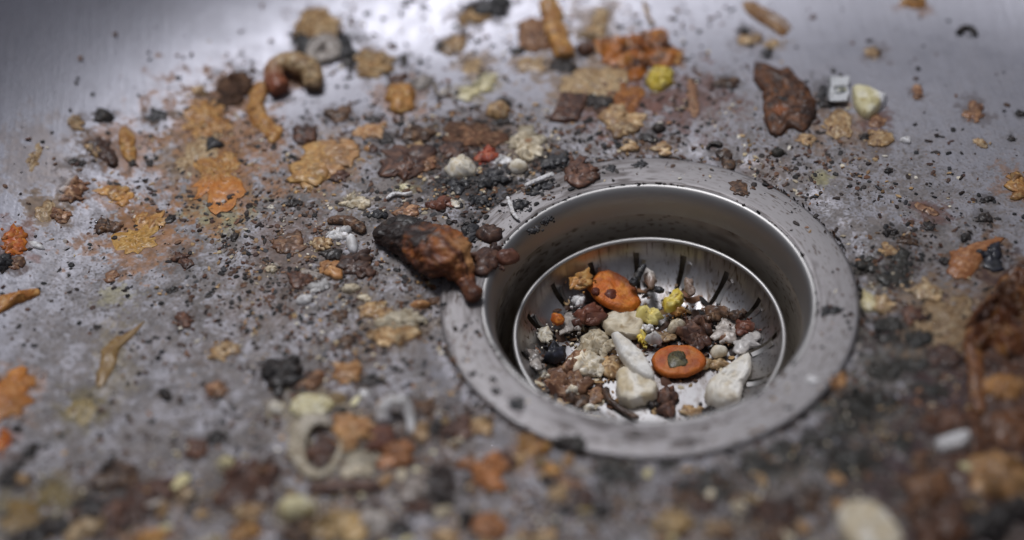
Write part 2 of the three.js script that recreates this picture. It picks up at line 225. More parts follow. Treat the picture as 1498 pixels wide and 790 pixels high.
// a strand along points of the photograph: [x, y, radius px, lift mm]; flat squashes it towards the floor
function strandGeometry(pts, palette, o, base) {
  const plane = o.plane ?? null, flat = o.flat ?? 0.8, closed = !!o.closed;
  const nodes = pts.map(([x, y, r, l]) => { const rr = r / 5200, lift = (l ?? 0) / 1000 + rr * flat * 0.85, p = at(x, y, lift, plane); p.y += lift; return { p: p.clone().sub(base), r: r / p.scale * 1.04 }; });
  const curve = new THREE.CatmullRomCurve3(nodes.map((n) => n.p), closed, 'centripetal'), ns = o.ns ?? Math.max(24, pts.length * 10), nr = o.nr ?? 16;
  const pos = [], col = [], uv = [], idx = [], s = serial * 7.3, pal = LIN[palette];
  for (let i = 0; i <= ns; i++) {
    const t = i / ns, f = t * (closed ? pts.length : pts.length - 1), a = Math.floor(f) % pts.length, b = closed ? (a + 1) % pts.length : Math.min(a + 1, pts.length - 1), u = f - Math.floor(f);
    const c = curve.getPoint(t), tg = curve.getTangent(t), side = new THREE.Vector3(tg.z, 0, -tg.x).normalize(), up = new THREE.Vector3().crossVectors(tg, side).normalize(); if (up.y < 0) up.negate();
    let r = lerp(nodes[a].r, nodes[b].r, u * u * (3 - 2 * u)); if (!closed) r *= Math.pow(Math.max(0.0, Math.min(1, Math.min(t, 1 - t) * ns / (o.blunt ?? 2.5))), 0.5);
    for (let j = 0; j <= nr; j++) {
      const v = j / nr * 2 * Math.PI, P = c.clone().addScaledVector(side, Math.cos(v) * r).addScaledVector(up, Math.sin(v) * r), w = 1 + (o.rough ?? 0.35) * ((fbm(P.x / 0.004 + s, P.y / 0.004, P.z / 0.004 + s, 3) - 0.5) * 2.2 + (fbm(P.x / 0.0011 + s, P.y / 0.0011, P.z / 0.0011, 3) - 0.5) * 0.9);
      const q = c.clone().addScaledVector(side, Math.cos(v) * r * w).addScaledVector(up, Math.sin(v) * r * flat * w);
      pos.push(q.x, q.y, q.z); tint(pal, q.x + s, q.y, q.z + s, o.k ?? 0.0025, tmpC); if (o.paint) o.paint(tmpC, t, v, q); col.push(tmpC.r, tmpC.g, tmpC.b); uv.push(t * curve.getLength() / 0.012 + s, j / nr * r * 6 / 0.012);
    }
  }
  for (let i = 0; i < ns; i++) for (let j = 0; j < nr; j++) { const a = i * (nr + 1) + j; idx.push(a, a + 1, a + nr + 1, a + 1, a + nr + 2, a + nr + 1); }
  return finish(pos, col, uv, idx);
}
function strand(name, category, label, pts, palette, o = {}) {
  serial++; const b = at(pts[0][0], pts[0][1], 0, o.plane ?? null), m = mesh(name, strandGeometry(pts, palette, o, b), M[o.mat ?? 'wet'], scene);
  m.position.copy(b); return tag(m, label, category, o.group);
}

// ------------------------------------------------------------------ the setting: the sink
{
  const NT = 288, pos = [], uv = [], idx = [], rings = [];
  const outline = (t) => {           // a point of the floor's edge in direction t, and its outward normal
    const dx = Math.cos(t), dz = Math.sin(t); let lo = 0, hi = 0.6; for (let i = 0; i < 40; i++) { const m = (lo + hi) / 2; basinDist(dx * m, dz * m) < 0 ? lo = m : hi = m; }
    const x = dx * lo, z = dz * lo, e = 1e-4, nx = basinDist(x + e, z) - basinDist(x - e, z), nz = basinDist(x, z + e) - basinDist(x, z - e), l = Math.hypot(nx, nz); return [x, z, nx / l, nz / l];
  };
  const edge = Array.from({ length: NT }, (_, i) => outline(i / NT * 2 * Math.PI));
  for (const r of [0.0560, 0.058, 0.0595, 0.0605, 0.0615, 0.063, 0.0645, 0.066, 0.068]) rings.push(edge.map((_, i) => { const t = i / NT * 2 * Math.PI; return [Math.cos(t) * r, dish(r), Math.sin(t) * r]; }));
  for (const u of [0.12, 0.25, 0.4, 0.55, 0.7, 0.85, 1]) rings.push(edge.map((e, i) => { const t = i / NT * 2 * Math.PI; return [lerp(Math.cos(t) * 0.068, e[0], u), 0, lerp(Math.sin(t) * 0.068, e[1], u)]; }));
  for (let k = 1; k <= 20; k++) { const f = k / 20 * 84 * R; rings.push(edge.map((e) => [e[0] + e[2] * COVE * Math.sin(f), COVE * (1 - Math.cos(f)), e[1] + e[3] * COVE * Math.sin(f)])); }
  for (const [d, y] of [[COVE + 0.002, 0.165], [COVE + 0.004, 0.169], [COVE + 0.008, 0.1705], [COVE + 0.06, 0.1705], [COVE + 0.06, 0.168]]) rings.push(edge.map((e) => [e[0] + e[2] * d, y, e[1] + e[3] * d]));
  for (const r of rings) for (const p of r) { pos.push(...p); uv.push(uvx(p[0]), uvz(p[2])); }
  for (let k = 0; k < rings.length - 1; k++) for (let i = 0; i < NT; i++) { const a = k * NT + i, b = k * NT + (i + 1) % NT; idx.push(a, b, a + NT, b, b + NT, a + NT); }
  const g = new THREE.BufferGeometry(); g.setAttribute('position', new THREE.Float32BufferAttribute(pos, 3)); g.setAttribute('uv', new THREE.Float32BufferAttribute(uv, 2)); g.setIndex(idx); g.computeVertexNormals();
  const s = mesh('sink_floor', g, steelFloor, scene); s.userData.kind = 'structure';
}
// ------------------------------------------------------------------ the drain
const lathe = (pts, n = 128) => new THREE.LatheGeometry(pts.map(([r, y]) => new THREE.Vector2(r, y)), n);
{
  const d = new THREE.Group(); d.name = numbered('sink_drain'); scene.add(d); d.position.set(0, 0, 0);
  tag(d, 'round brushed steel drain with wide flat ring set in the sink floor', 'sink drain');
  mesh('drain_ring', lathe([[0.0457, -0.0003], [0.0460, 0.0000], [0.0470, 0.0001], [0.052, 0.0002], [0.0562, 0.0001], [0.0569, -0.0001], [0.0573, -0.0006], [0.0573, -0.0016]]), steelRing, d);
  mesh('drain_lip', lathe([[0.0426, -0.0095], [0.0427, -0.0070], [0.0428, -0.0052], [0.0431, -0.0036], [0.0435, -0.0022], [0.0440, -0.0012], [0.0446, -0.0005], [0.0452, -0.0002], [0.0457, -0.0003]]), steelBevel, d);
  mesh('drain_well', lathe([[0.026, -0.048], [0.034, -0.0465], [0.039, -0.043], [0.0415, -0.037], [0.0421, -0.03], [0.0424, -0.02], [0.0426, -0.0095]]), steelWell, d);
  mesh('drain_pipe', lathe([[0.0005, -0.1], [0.024, -0.1], [0.0255, -0.09], [0.026, -0.048]], 48), blackPipe, d);
}
// ------------------------------------------------------------------ the strainer basket
const RIMY = -0.0151;
function bowlY(r) { const u = Math.max(0, (r - 0.0215) / (0.0368 - 0.0215)); return -0.0275 + 0.0122 * (1 - Math.sqrt(Math.max(0, 1 - Math.pow(Math.min(u, 1), 2.0)))) + 0.0003 * (1 - Math.min(1, r / 0.0215)) ; }
{
  const b = new THREE.Group(); b.name = numbered('strainer_basket'); scene.add(b); b.position.set(0.0003, 0, 0.0002);
  tag(b, 'round steel strainer basket with slotted sides, full of scraps inside the drain', 'strainer');
  const NS = 16, PER = 8, NA = NS * PER, rs = []; for (let i = 0; i <= 12; i++) rs.push(i === 0 ? 0.0004 : 0.0215 * i / 12); for (let i = 1; i <= 22; i++) rs.push(0.0215 + (0.0368 - 0.0215) * Math.sin(i / 22 * Math.PI / 2));
  const pos = [], uv = [], idx = [];
  for (const r of rs) for (let j = 0; j <= NA; j++) { const t = (j - 0.5) / NA * 2 * Math.PI; pos.push(Math.cos(t) * r, bowlY(r), Math.sin(t) * r); uv.push(0.5 + Math.cos(t) * r * 14, 0.5 + Math.sin(t) * r * 14); }
  for (let i = 0; i < rs.length - 1; i++) for (let j = 0; j < NA; j++) { if (j % PER === 0 && rs[i] > 0.0262 && rs[i + 1] < 0.0362) continue; const a = i * (NA + 1) + j; idx.push(a, a + 1, a + NA + 1, a + 1, a + NA + 2, a + NA + 1); }
  const g = new THREE.BufferGeometry(); g.setAttribute('position', new THREE.Float32BufferAttribute(pos, 3)); g.setAttribute('uv', new THREE.Float32BufferAttribute(uv, 2)); g.setIndex(idx); g.computeVertexNormals();
  mesh('bowl', g, steelBasket, b);
  const tor = new THREE.TorusGeometry(0.0375, 0.0008, 14, 160); tor.rotateX(Math.PI / 2); tor.translate(0, RIMY + 0.0002, 0); mesh('rim', tor, steelBevel, b);
  mesh('side_wall', lathe([[0.0368, -0.0275], [0.0372, -0.024], [0.0374, -0.0158]], 96), steelWell, b);
  const tongue = new THREE.BoxGeometry(0.0072, 0.0004, 0.0013, 6, 1, 1); { const p = tongue.attributes.position; for (let i = 0; i < p.count; i++) { const x = p.getX(i); p.setY(i, p.getY(i) + 90 * x * x); } tongue.computeVertexNormals(); }
  for (let k = 0; k < NS; k++) { const t = k / NS * 2 * Math.PI + 0.045, r = 0.0326, m = mesh('slot_lip', tongue, steelBevel, b); m.position.set(Math.cos(t) * r, bowlY(r) + 0.0002, Math.sin(t) * r); m.rotation.set(0, -t, 0); m.rotateZ(0.72); m.rotateX(0.5); }
}
const tmpW = lin('#f2f2f2'), tmpO = lin('#d07a24'), tmpB = lin('#33190f'), tmpR = lin('#843a1e'), tmpK = lin('#191412'), tmpY = lin('#d2a83e'), tmpY2 = lin('#e8dc98'), tmpA = lin('#8a5420'), tmpKh = lin('#b39a6a'), tmpG = lin('#33342a'), tmpG2 = lin('#9a9690');
// ------------------------------------------------------------------ the largest scraps on the sink floor
{   // browned drumstick-shaped meat scrap: meat > stub
  const pts = [[552, 337, 11, 0.2], [566, 341, 20, 0.3], [590, 347, 27, 0.4], [614, 355, 34, 0.6], [638, 366, 41, 0.7], [657, 379, 38, 0.6], [671, 394, 25, 0.4], [681, 409, 14, 0.2], [687, 420, 12, 0.1], [692, 431, 15, 0.1], [698, 441, 10, 0]];
  const t = new THREE.Group(); t.name = numbered('meat_scrap'); scene.add(t); const b = at(553, 337); t.position.copy(b); serial++;
  const dk = lin('#17100e'), tn = lin('#bb8a58'), rd = lin('#7a3e20'), wm = lin('#9c5a2a'), dr = lin('#33170f');
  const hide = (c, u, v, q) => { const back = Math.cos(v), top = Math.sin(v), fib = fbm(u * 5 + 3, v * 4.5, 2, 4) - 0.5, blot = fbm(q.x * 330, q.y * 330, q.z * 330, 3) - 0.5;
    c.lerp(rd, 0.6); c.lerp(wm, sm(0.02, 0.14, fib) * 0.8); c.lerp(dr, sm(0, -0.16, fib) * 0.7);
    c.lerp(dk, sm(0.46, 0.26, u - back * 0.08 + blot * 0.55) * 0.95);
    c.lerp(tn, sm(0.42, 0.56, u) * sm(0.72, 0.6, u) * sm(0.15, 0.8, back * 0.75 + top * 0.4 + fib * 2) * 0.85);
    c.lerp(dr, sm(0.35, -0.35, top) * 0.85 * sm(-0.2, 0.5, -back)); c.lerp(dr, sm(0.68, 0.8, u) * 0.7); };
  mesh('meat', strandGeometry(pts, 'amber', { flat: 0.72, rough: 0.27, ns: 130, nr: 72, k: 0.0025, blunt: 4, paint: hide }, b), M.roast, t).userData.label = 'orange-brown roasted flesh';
  mesh('charred_skin', strandGeometry([[557, 330, 9, 2.4], [576, 326, 12, 4], [600, 326, 12, 5], [622, 329, 8, 6]], 'dark', { flat: 0.5, rough: 0.5, ns: 40, nr: 18 }, b), M.roast, t).userData.label = 'charred black skin';
  tag(t, 'browned drumstick-shaped meat scrap with a charred end, beside the drain ring', 'meat scrap');
}
{   // dark flaky piece beside the printed scrap
  const warm = lin('#9a5a30'), hole = lin('#0c0a0a'), dp = lin('#2a1a14'), P = at(1150, 145);
  shape('meat_scrap', 'meat scrap', 'large dark brown leaf-shaped meat scrap with pointed corner and black spot, beside printed white scrap', [[1104, 87], [1101, 114], [1115, 132], [1116, 160], [1119, 180], [1129, 196], [1144, 199], [1155, 188], [1174, 190], [1191, 178], [1194, 146], [1184, 124], [1167, 108], [1154, 99], [1140, 98], [1122, 93]], 2.2, 'leaf',
    { c: [1148, 148], mat: 'roast', lump: 0.4, rag: 0.14, p: 6, k: 0.003, paint: (c, x, y, z) => { const a = Math.hypot(x + 0.0022, z - 0.0052) / 0.0030; c.lerp(warm, sm(1.1, 0.3, a) * 0.8); c.lerp(hole, sm(1.1, 0.6, Math.hypot(x + 0.0006, z - 0.0002) / 0.0017)); c.lerp(dp, sm(0.002, 0.006, x) * sm(0.002, 0.005, z) * 0.8); } });
}
{   // printed scrap
  const cv = document.createElement('canvas'); cv.width = 128; cv.height = 176; const c = cv.getContext('2d');
  c.fillStyle = '#d2d4d6'; c.fillRect(0, 0, 128, 176); { const r = rng(5); for (let i = 0; i < 260; i++) { c.fillStyle = ['rgba(120,105,85,0.18)', 'rgba(250,250,252,0.3)', 'rgba(70,64,58,0.22)'][i % 3]; const q = 2 + r() * 9; c.fillRect(r() * 128, r() * 176, q, q * (0.4 + r())); } } c.fillStyle = 'rgba(80,80,82,0.75)'; c.fillRect(0, 0, 16, 176); c.strokeStyle = '#4d4f4c'; c.lineWidth = 15; c.beginPath(); c.moveTo(118, 66); c.lineTo(52, 66); c.lineTo(44, 88); c.stroke(); c.strokeStyle = '#3d403d'; c.lineWidth = 13; c.beginPath(); c.moveTo(50, 112); c.lineTo(92, 110); c.lineTo(116, 96); c.stroke();
  c.fillStyle = '#8d8a62'; c.fillRect(66, 78, 52, 16); c.fillStyle = '#565a58'; c.fillRect(84, 60, 12, 50);
  const tex = new THREE.CanvasTexture(cv); tex.colorSpace = THREE.SRGBColorSpace;
  const p = at(1225, 137), w = 30 / p.scale, h = 40 / p.scale / 0.72, g = new THREE.BoxGeometry(w, 0.0006, h, 12, 1, 14), q = g.attributes.position;
  for (let i = 0; i < q.count; i++) { const x = q.getX(i), z = q.getZ(i); q.setY(i, q.getY(i) + 0.0012 + 26 * x * x + 14 * z * z); q.setX(i, x * (1 + 0.06 * Math.sin(z * 900)) - 0.12 * z); } g.computeVertexNormals();
  const m = settle(mesh('plastic_scrap', g, plain({ map: tex, roughness: 0.45 }), scene), p, null); m.rotateY(-0.1);
  tag(m, 'small curled white scrap with dark printed marks, between brown meat scrap and pale wedge', 'plastic scrap');
}
shape('garlic_piece', 'garlic piece', 'pale yellow-white wedge with a broken white tip, right of printed scrap', [[1246, 127], [1255, 124], [1266, 126], [1284, 134], [1300, 141], [1294, 151], [1282, 162], [1268, 172], [1256, 164], [1248, 153]], 3.2, 'lemon', { mat: 'smooth', k: 0.006, lump: 0.18, p: 6, q: 0.6, rag: 0.08, paint: (c, x) => c.lerp(tmpW, sm(0.0026, 0.0038, x)) });
// the sauce-soaked clump behind the drain
shape('sauce_clump', 'sauce clump', 'big glossy orange-brown clump of saucy leftovers with yellow piece at its corner', [[872, 58], [885, 50], [908, 47], [926, 42], [945, 45], [962, 34], [976, 44], [985, 64], [999, 78], [996, 92], [975, 92], [952, 97], [938, 112], [922, 118], [912, 98], [893, 92], [880, 78]], 2.8, 'amber', { c: [936, 72], mat: 'gloss', lump: 0.95, rag: 0.3, k: 0.0045, paint: (c, x, y, z) => { c.lerp(tmpO, sm(0.45, 0.62, fbm(x * 330 + 9, 3, z * 330, 2)) * 0.5); c.lerp(tmpB, sm(0.44, 0.58, fbm(x * 260, 9, z * 260 + 4, 3)) * 0.85); } });
shape('egg_scrap', 'egg scrap', 'bright yellow soft chunk at the corner of the orange-brown sauce clump', [[948, 103], [960, 97], [976, 95], [987, 101], [985, 118], [972, 130], [953, 131], [945, 118]], 3.6, 'yellow', { lump: 0.5, rag: 0.25 });
lump('egg_scrap', 'egg scrap', 'small pale orange lump just above the bright yellow chunk', 986, 84, 24, 20, 10, 2.6, 'orange');
lump('food_scrap', 'food scrap', 'upright tan stalk of scrap left of the orange-brown sauce clump', 876, 38, 20, 48, 5, 2, 'khaki');
strand('onion_strand', 'strand', 'thin tan strand running up from the sauce clump to the photo edge', [[941, 0, 3], [945, 16, 3.5], [950, 28, 3], [957, 38, 3]], 'khaki', { rough: 0.5 });
lump('food_smear', 'smear', 'flat tan-brown smear left under the orange-brown sauce clump', 862, 117, 78, 50, 10, 1.6, 'khaki', { rag: 0.5 });
lump('food_smear', 'smear', 'narrow tan smear hanging below the orange-brown sauce clump', 914, 146, 40, 64, 5, 1.6, 'amber', { rag: 0.6 });
lump('food_scrap', 'food scrap', 'tan lump with pale lower edge, above the back of the drain ring', 909, 177, 50, 40, 12, 2.6, 'tan', { rag: 0.6 });
shape('vegetable_peel', 'peel', 'dark brown square of peel left of the small black fleck by the tan smear', [[823, 134], [840, 136], [864, 135], [856, 154], [846, 177], [822, 178], [801, 176], [812, 156]], 1.4, 'maroon', { mat: 'wet', lump: 0.3, p: 8, rag: 0.12 });
lump('burnt_crumb', 'burnt crumb', 'long black burnt fleck right of dark brown square peel', 875, 148, 38, 15, -8, 1.6, 'dark', { rag: 0.7 });
strand('vegetable_peel', 'peel', 'long upright orange-tan peel strip with blackened foot at the top', [[800, -4, 14], [808, 20, 15], [815, 48, 15], [822, 70, 15], [828, 84, 13]], 'orange', { flat: 0.55, rough: 0.3 });
shape('vegetable_peel', 'peel', 'reddish brown ribbed square peel left of the upright orange-tan strip', [[758, 28], [778, 20], [796, 24], [803, 50], [806, 70], [782, 76], [760, 70], [757, 48]], 2.2, 'rust', { lump: 0.45, rag: 0.2, top: (x) => 0.0003 * Math.sin(x * 3800) });
lump('burnt_crumb', 'burnt crumb', 'blackened foot of crumbs under the upright orange-tan strip', 822, 95, 42, 18, 0, 2, 'dark', { rag: 0.7 });
lump('burnt_crumb', 'burnt crumb', 'round dark brown bead between upright orange-tan strip and sauce clump', 856, 69, 25, 28, 0, 3.4, 'maroon', { rag: 0.25, lump: 0.25 });
lump('burnt_crumb', 'burnt crumb', 'dark crumb at lower left foot of the reddish brown ribbed peel', 761, 73, 20, 14, 0, 1.6, 'dark');
lump('food_smear', 'smear', 'translucent tan smear below the reddish brown ribbed peel', 776, 95, 40, 22, 0, 1, 'khaki', { mat: 'gloss' });
lump('burnt_crumb', 'burnt crumb', 'large black burnt lump cut by the top photo edge', 722, 12, 42, 24, 10, 3.4, 'slate', { rag: 0.5 });
lump('burnt_crumb', 'burnt crumb', 'dark brown crumb touching the large black lump at the top edge', 695, 8, 22, 16, 0, 2, 'dark');
lump('bread_crumb', 'bread crumb', 'pale tan crumb below left of the large black lump at the top', 690, 25, 38, 20, 0, 2, 'tan', { mat: 'dry' });
// ---- upper left: the hook, the rings and the orange smears
strand('pasta_curl', 'pasta', 'curled tan hook of pasta with reddish inside, largest curl in the sink', [[414, 134, 15, 0], [402, 118, 15, 0.6], [402, 100, 14, 1.4], [416, 91, 15, 1.8], [436, 93, 17, 1.8], [453, 103, 17, 1.2], [458, 118, 15, 0.6], [455, 132, 11, 0]], 'khaki', { flat: 0.85, rough: 0.2, ns: 90, nr: 26, paint: (c, u, v) => { c.lerp(tmpR, sm(0.45, 0.1, u) * 0.85); c.lerp(tmpR, sm(0.1, 0.9, -Math.sin(v + 0.6)) * 0.4); c.lerp(tmpB, sm(0.88, 1, u) * 0.6); } });
lump('food_smear', 'smear', 'red-brown sauce lying inside the curled tan hook', 430, 118, 34, 26, 0, 1.2, 'rust');
shape('vegetable_peel', 'peel', 'flat orange strip of peel running down left of the curled hook', [[372, 112], [390, 110], [394, 130], [386, 150], [392, 170], [408, 184], [412, 202], [404, 213], [390, 208], [384, 190], [368, 180], [358, 164], [362, 140]], 1.8, 'orange', { c: [379, 158], lump: 0.5, rag: 0.25 });
lump('vegetable_peel', 'peel', 'lower end of orange peel curling off under the flat strip', 401, 196, 24, 34, 10, 1.8, 'orange', { rag: 0.35 });
lump('burnt_crumb', 'burnt crumb', 'rough dark brown clump between orange crumbly smear and flat orange strip', 346, 126, 30, 50, 25, 3, 'brown', { rag: 0.7, lump: 0.8, mat: 'dry', paint: (c) => c.lerp(tmpB, 0.45) });
lump('food_smear', 'smear', 'upper part of the crumbly orange-tan smear left of the rough dark clump', 305, 178, 84, 66, -15, 1.6, 'orange', { rag: 0.7, lump: 0.9 });
lump('food_smear', 'smear', 'narrow tan neck joining the two crumbly orange-tan smears', 294, 214, 48, 56, 10, 1.2, 'khaki', { rag: 0.7 });
lump('food_smear', 'smear', 'lower deep orange smear with wet foot above the olive stain', 319, 254, 70, 80, 5, 1.8, 'orange', { rag: 0.55, lump: 0.8, paint: (c, x, y, z) => c.lerp(tmpO, sm(0, 0.005, z) * 0.6) });
lump('food_smear', 'smear', 'faint tan crumbs spreading left of lower deep orange smear', 268, 240, 36, 20, -15, 1, 'khaki', { rag: 0.8 });
lump('burnt_crumb', 'burnt crumb', 'round black crumb sitting between the two crumbly orange smears', 309, 207, 22, 22, 0, 3, 'slate', { rag: 0.5 });
lump('bread_crumb', 'bread crumb', 'small tan crumb on clean steel above the crumbly orange smear', 292, 132, 16, 18, 0, 1.5, 'tan');
lump('bread_crumb', 'bread crumb', 'faint brown crumb right of the small tan crumb above orange smear', 314, 137, 16, 12, 0, 1.2, 'rust');
lump('food_crust', 'crust', 'crumbly orange-tan crust above the pale grey ring at upper left', 461, 36, 62, 30, 5, 2.4, 'tan', { rag: 0.6, lump: 0.9, mat: 'dry' });
strand('onion_ring', 'onion ring', 'small flat grey-tan ring with brown hole, between two black clumps', [[460, 66, 11], [473, 56, 11], [486, 66, 12], [484, 80, 12], [470, 84, 12], [459, 78, 11]], 'greyed', { closed: true, flat: 0.45, rough: 0.2, ns: 60 });
lump('burnt_crumb', 'burnt crumb', 'black clump touching the left side of the flat grey-tan ring', 445, 61, 32, 28, 20, 2.4, 'slate', { rag: 0.75 });
lump('burnt_crumb', 'burnt crumb', 'black clump touching the right side of the flat grey-tan ring', 502, 64, 26, 40, -10, 2.4, 'slate', { rag: 0.75 });
lump('burnt_crumb', 'burnt crumb', 'dark bits below right of the flat grey-tan ring', 508, 89, 24, 16, 20, 1.4, 'dark', { rag: 0.8 });
lump('bread_crumb', 'bread crumb', 'pale tan crumpled chunk right of the flat grey-tan ring', 542, 91, 46, 42, 30, 3.2, 'tan', { rag: 0.5, lump: 0.8, mat: 'dry' });
lump('burnt_crumb', 'burnt crumb', 'thin black fleck right of the pale tan crumpled chunk', 592, 89, 9, 20, 5, 1.2, 'dark', { rag: 0.6 });
lump('food_scrap', 'food scrap', 'orange-tan tooth-shaped chunk with a dark cap, upper middle', 585, 138, 42, 56, -8, 3.6, 'orange', { rag: 0.35, lump: 0.5, paint: (c, x, y, z) => c.lerp(tmpB, sm(-0.0035, -0.0062, z) * 0.8) });
lump('food_scrap', 'food scrap', 'dark cap crumb over the orange-tan tooth-shaped chunk', 580, 113, 26, 14, 0, 2, 'maroon');
lump('onion_piece', 'onion piece', 'clear pale crumb right of the orange-tan tooth-shaped chunk', 616, 120, 24, 26, 20, 1.6, 'greyed', { mat: 'skin' });
lump('bread_crumb', 'bread crumb', 'small triangular tan crumb below the large black lump at the top', 668, 63, 32, 24, 30, 2.2, 'tan');
lump('burnt_crumb', 'burnt crumb', 'black fleck left of the small triangular tan crumb', 646, 69, 18, 16, 0, 1.4, 'dark', { rag: 0.7 });
lump('onion_piece', 'onion piece', 'pale tan onion bit, lower of a pair near the top middle', 683, 134, 32, 22, -10, 2, 'lemon', { mat: 'skin' });
lump('onion_piece', 'onion piece', 'pale yellow onion bit, upper of a pair near the top middle', 711, 119, 24, 30, 35, 2.2, 'lemon', { mat: 'skin' });
lump('food_smear', 'smear', 'faint tan smear above the pair of pale onion bits', 694, 95, 28, 26, 30, 0.9, 'khaki');
strand('onion_strand', 'strand', 'faint grey translucent loop left of the pair of pale onion bits', [[636, 120, 4], [640, 136, 4], [652, 138, 4], [656, 122, 4]], 'greyed', { rough: 0.3, mat: 'skin' });
lump('bread_crumb', 'bread crumb', 'tan brown round lump with dark sliver on its right shoulder', 729, 160, 34, 34, 0, 3.2, 'tan', { rag: 0.35, paint: (c, x, y, z) => c.lerp(tmpB, sm(0.001, 0.003, x - z - 0.002) * 0.7) });
lump('burnt_crumb', 'burnt crumb', 'dark sliver on shoulder of tan brown round lump', 739, 147, 20, 8, 35, 3.4, 'dark');
lump('burnt_crumb', 'burnt crumb', 'dark crumbs at the foot of the tan brown round lump', 734, 178, 28, 12, -10, 1.6, 'dark', { rag: 0.8 });
// ---- far left
lump('bread_crumb', 'bread crumb', 'small tan-pink crumb left of the black hooked fleck, far left', 110, 180, 16, 24, 0, 1.4, 'tan');
lump('burnt_crumb', 'burnt crumb', 'black hooked fleck above the dark brown crumb at far left', 151, 168, 28, 20, 30, 1.6, 'dark', { rag: 0.9 });
lump('burnt_crumb', 'burnt crumb', 'dark brown oblong crumb with tan edge, far left', 156, 223, 26, 42, -35, 2.4, 'maroon', { rag: 0.4, paint: (c) => c.lerp(tmpK, 0.35) });
lump('bread_crumb', 'bread crumb', 'tan edge piece left of the dark brown oblong crumb', 138, 216, 16, 30, -15, 1.4, 'tan');
lump('vegetable_peel', 'peel', 'orange-tan strip with black tip right of dark brown oblong crumb', 186, 210, 22, 54, -12, 1.8, 'orange', { rag: 0.35 });
lump('burnt_crumb', 'burnt crumb', 'tiny black tip under the orange-tan strip at far left', 192, 238, 10, 12, 0, 1.6, 'dark');
lump('burnt_crumb', 'burnt crumb', 'flat black fleck left below the dark brown oblong crumb', 111, 237, 26, 10, 0, 1.2, 'dark', { rag: 0.5 });
lump('burnt_crumb', 'burnt crumb', 'lone black winged fleck on clean steel left of the orange smear', 229, 170, 28, 14, -15, 1.2, 'slate', { rag: 0.9 });
lump('burnt_crumb', 'burnt crumb', 'small round black dot below the lone black winged fleck', 219, 238, 11, 11, 0, 1.2, 'dark');
lump('food_smear', 'smear', 'faint vertical olive-tan streak nearest the left photo edge', 50, 230, 16, 58, 5, 0.6, 'khaki', { rag: 0.6, film: 0.35 });
lump('food_scrap', 'food scrap', 'brown folded flake with whitish left edge, far left', 108, 276, 32, 34, 10, 2.6, 'rust', { rag: 0.4, paint: (c, x, y, z) => c.lerp(tmpW, sm(-0.0015, -0.003, x + z * 0.4) * 0.6) });
lump('vegetable_peel', 'peel', 'slanting orange-tan strip right of brown folded flake', 168, 283, 46, 20, 38, 1.6, 'orange', { rag: 0.5 });
lump('food_smear', 'smear', 'faint tan patch left of a small orange-brown bit, far left', 66, 309, 22, 30, 0, 0.8, 'khaki');
lump('food_scrap', 'food scrap', 'small orange-brown bit right of a faint tan patch, far left', 89, 317, 22, 26, -20, 1.6, 'rust');
lump('burnt_crumb', 'burnt crumb', 'dark brown crumb cluster left of the yellow-tan smear', 156, 328, 40, 24, 0, 2.2, 'brown', { rag: 0.7 });
lump('food_smear', 'smear', 'tan upper left lobe of the yellow-tan smear', 205, 320, 26, 30, 0, 1.3, 'orange', { rag: 0.5 });
lump('food_smear', 'smear', 'tan upper right lobe of the yellow-tan smear beside black flecks', 230, 322, 26, 28, 20, 1.5, 'orange', { rag: 0.5 });
lump('burnt_crumb', 'burnt crumb', 'black flecks on the right end of the yellow-tan smear', 249, 320, 22, 14, -25, 1.4, 'dark', { rag: 0.7 });
lump('food_smear', 'smear', 'long yellow-tan smear lying level at left', 200, 350, 84, 32, -5, 1.4, 'orange', { rag: 0.6, paint: (c) => c.lerp(tmpY, 0.3) });
lump('vegetable_scrap', 'vegetable scrap', 'bright orange chunk at the left edge beside white bit', 23, 354, 34, 44, -25, 1.6, 'bright', { rag: 0.6 });
lump('plastic_scrap', 'plastic scrap', 'small white sliver touching the bright orange chunk at left edge', 53, 358, 28, 11, 28, 1.4, 'white', { rag: 0.3 });
lump('burnt_crumb', 'burnt crumb', 'black chunk cut by the left photo edge', 4, 381, 24, 36, 0, 3, 'slate', { rag: 0.5 });
lump('food_scrap', 'food scrap', 'brown crumb right of the black chunk at the left edge', 20, 388, 20, 18, 0, 1.8, 'rust');
shape('vegetable_peel', 'peel', 'long orange-yellow strip pointing in from the left photo edge', [[-12, 432], [12, 428], [34, 424], [55, 418], [63, 427], [46, 435], [22, 443], [-12, 464]], 2, 'orange', { lump: 0.5, rag: 0.2, paint: (c) => c.lerp(tmpO, 0.3) });
lump('food_scrap', 'food scrap', 'dark brown diamond-shaped flake alone on grey steel, left', 268, 468, 22, 28, 5, 1.6, 'maroon', { rag: 0.45 });
lump('burnt_crumb', 'burnt crumb', 'dark brown irregular fleck above the diamond-shaped flake', 267, 378, 18, 30, -30, 1.6, 'maroon', { rag: 0.6 });
lump('burnt_crumb', 'burnt crumb', 'thin dark fleck between the irregular fleck and the diamond-shaped flake', 252, 424, 22, 8, -8, 1, 'dark');
lump('burnt_crumb', 'burnt crumb', 'small black grain right of the olive stain at left', 343, 346, 12, 18, 20, 1.6, 'dark', { rag: 0.4 });
lump('burnt_crumb', 'burnt crumb', 'tiny black fleck below the left olive film', 142, 479, 13, 7, 0, 1, 'dark');
lump('food_scrap', 'food scrap', 'small red-brown curled crumb above the left olive film', 164, 402, 20, 17, 0, 1.4, 'rust', { rag: 0.6 });
shape('food_smear', 'smear', 'translucent olive-amber curved smear left of middle', [[207, 472], [196, 490], [178, 505], [171, 522], [164, 545], [152, 566], [140, 572], [137, 556], [146, 535], [148, 510], [165, 495], [186, 484]], 1, 'olive', { c: [158, 520], mat: 'gloss', lump: 0.4, paint: (c) => c.lerp(tmpA, 0.4) });
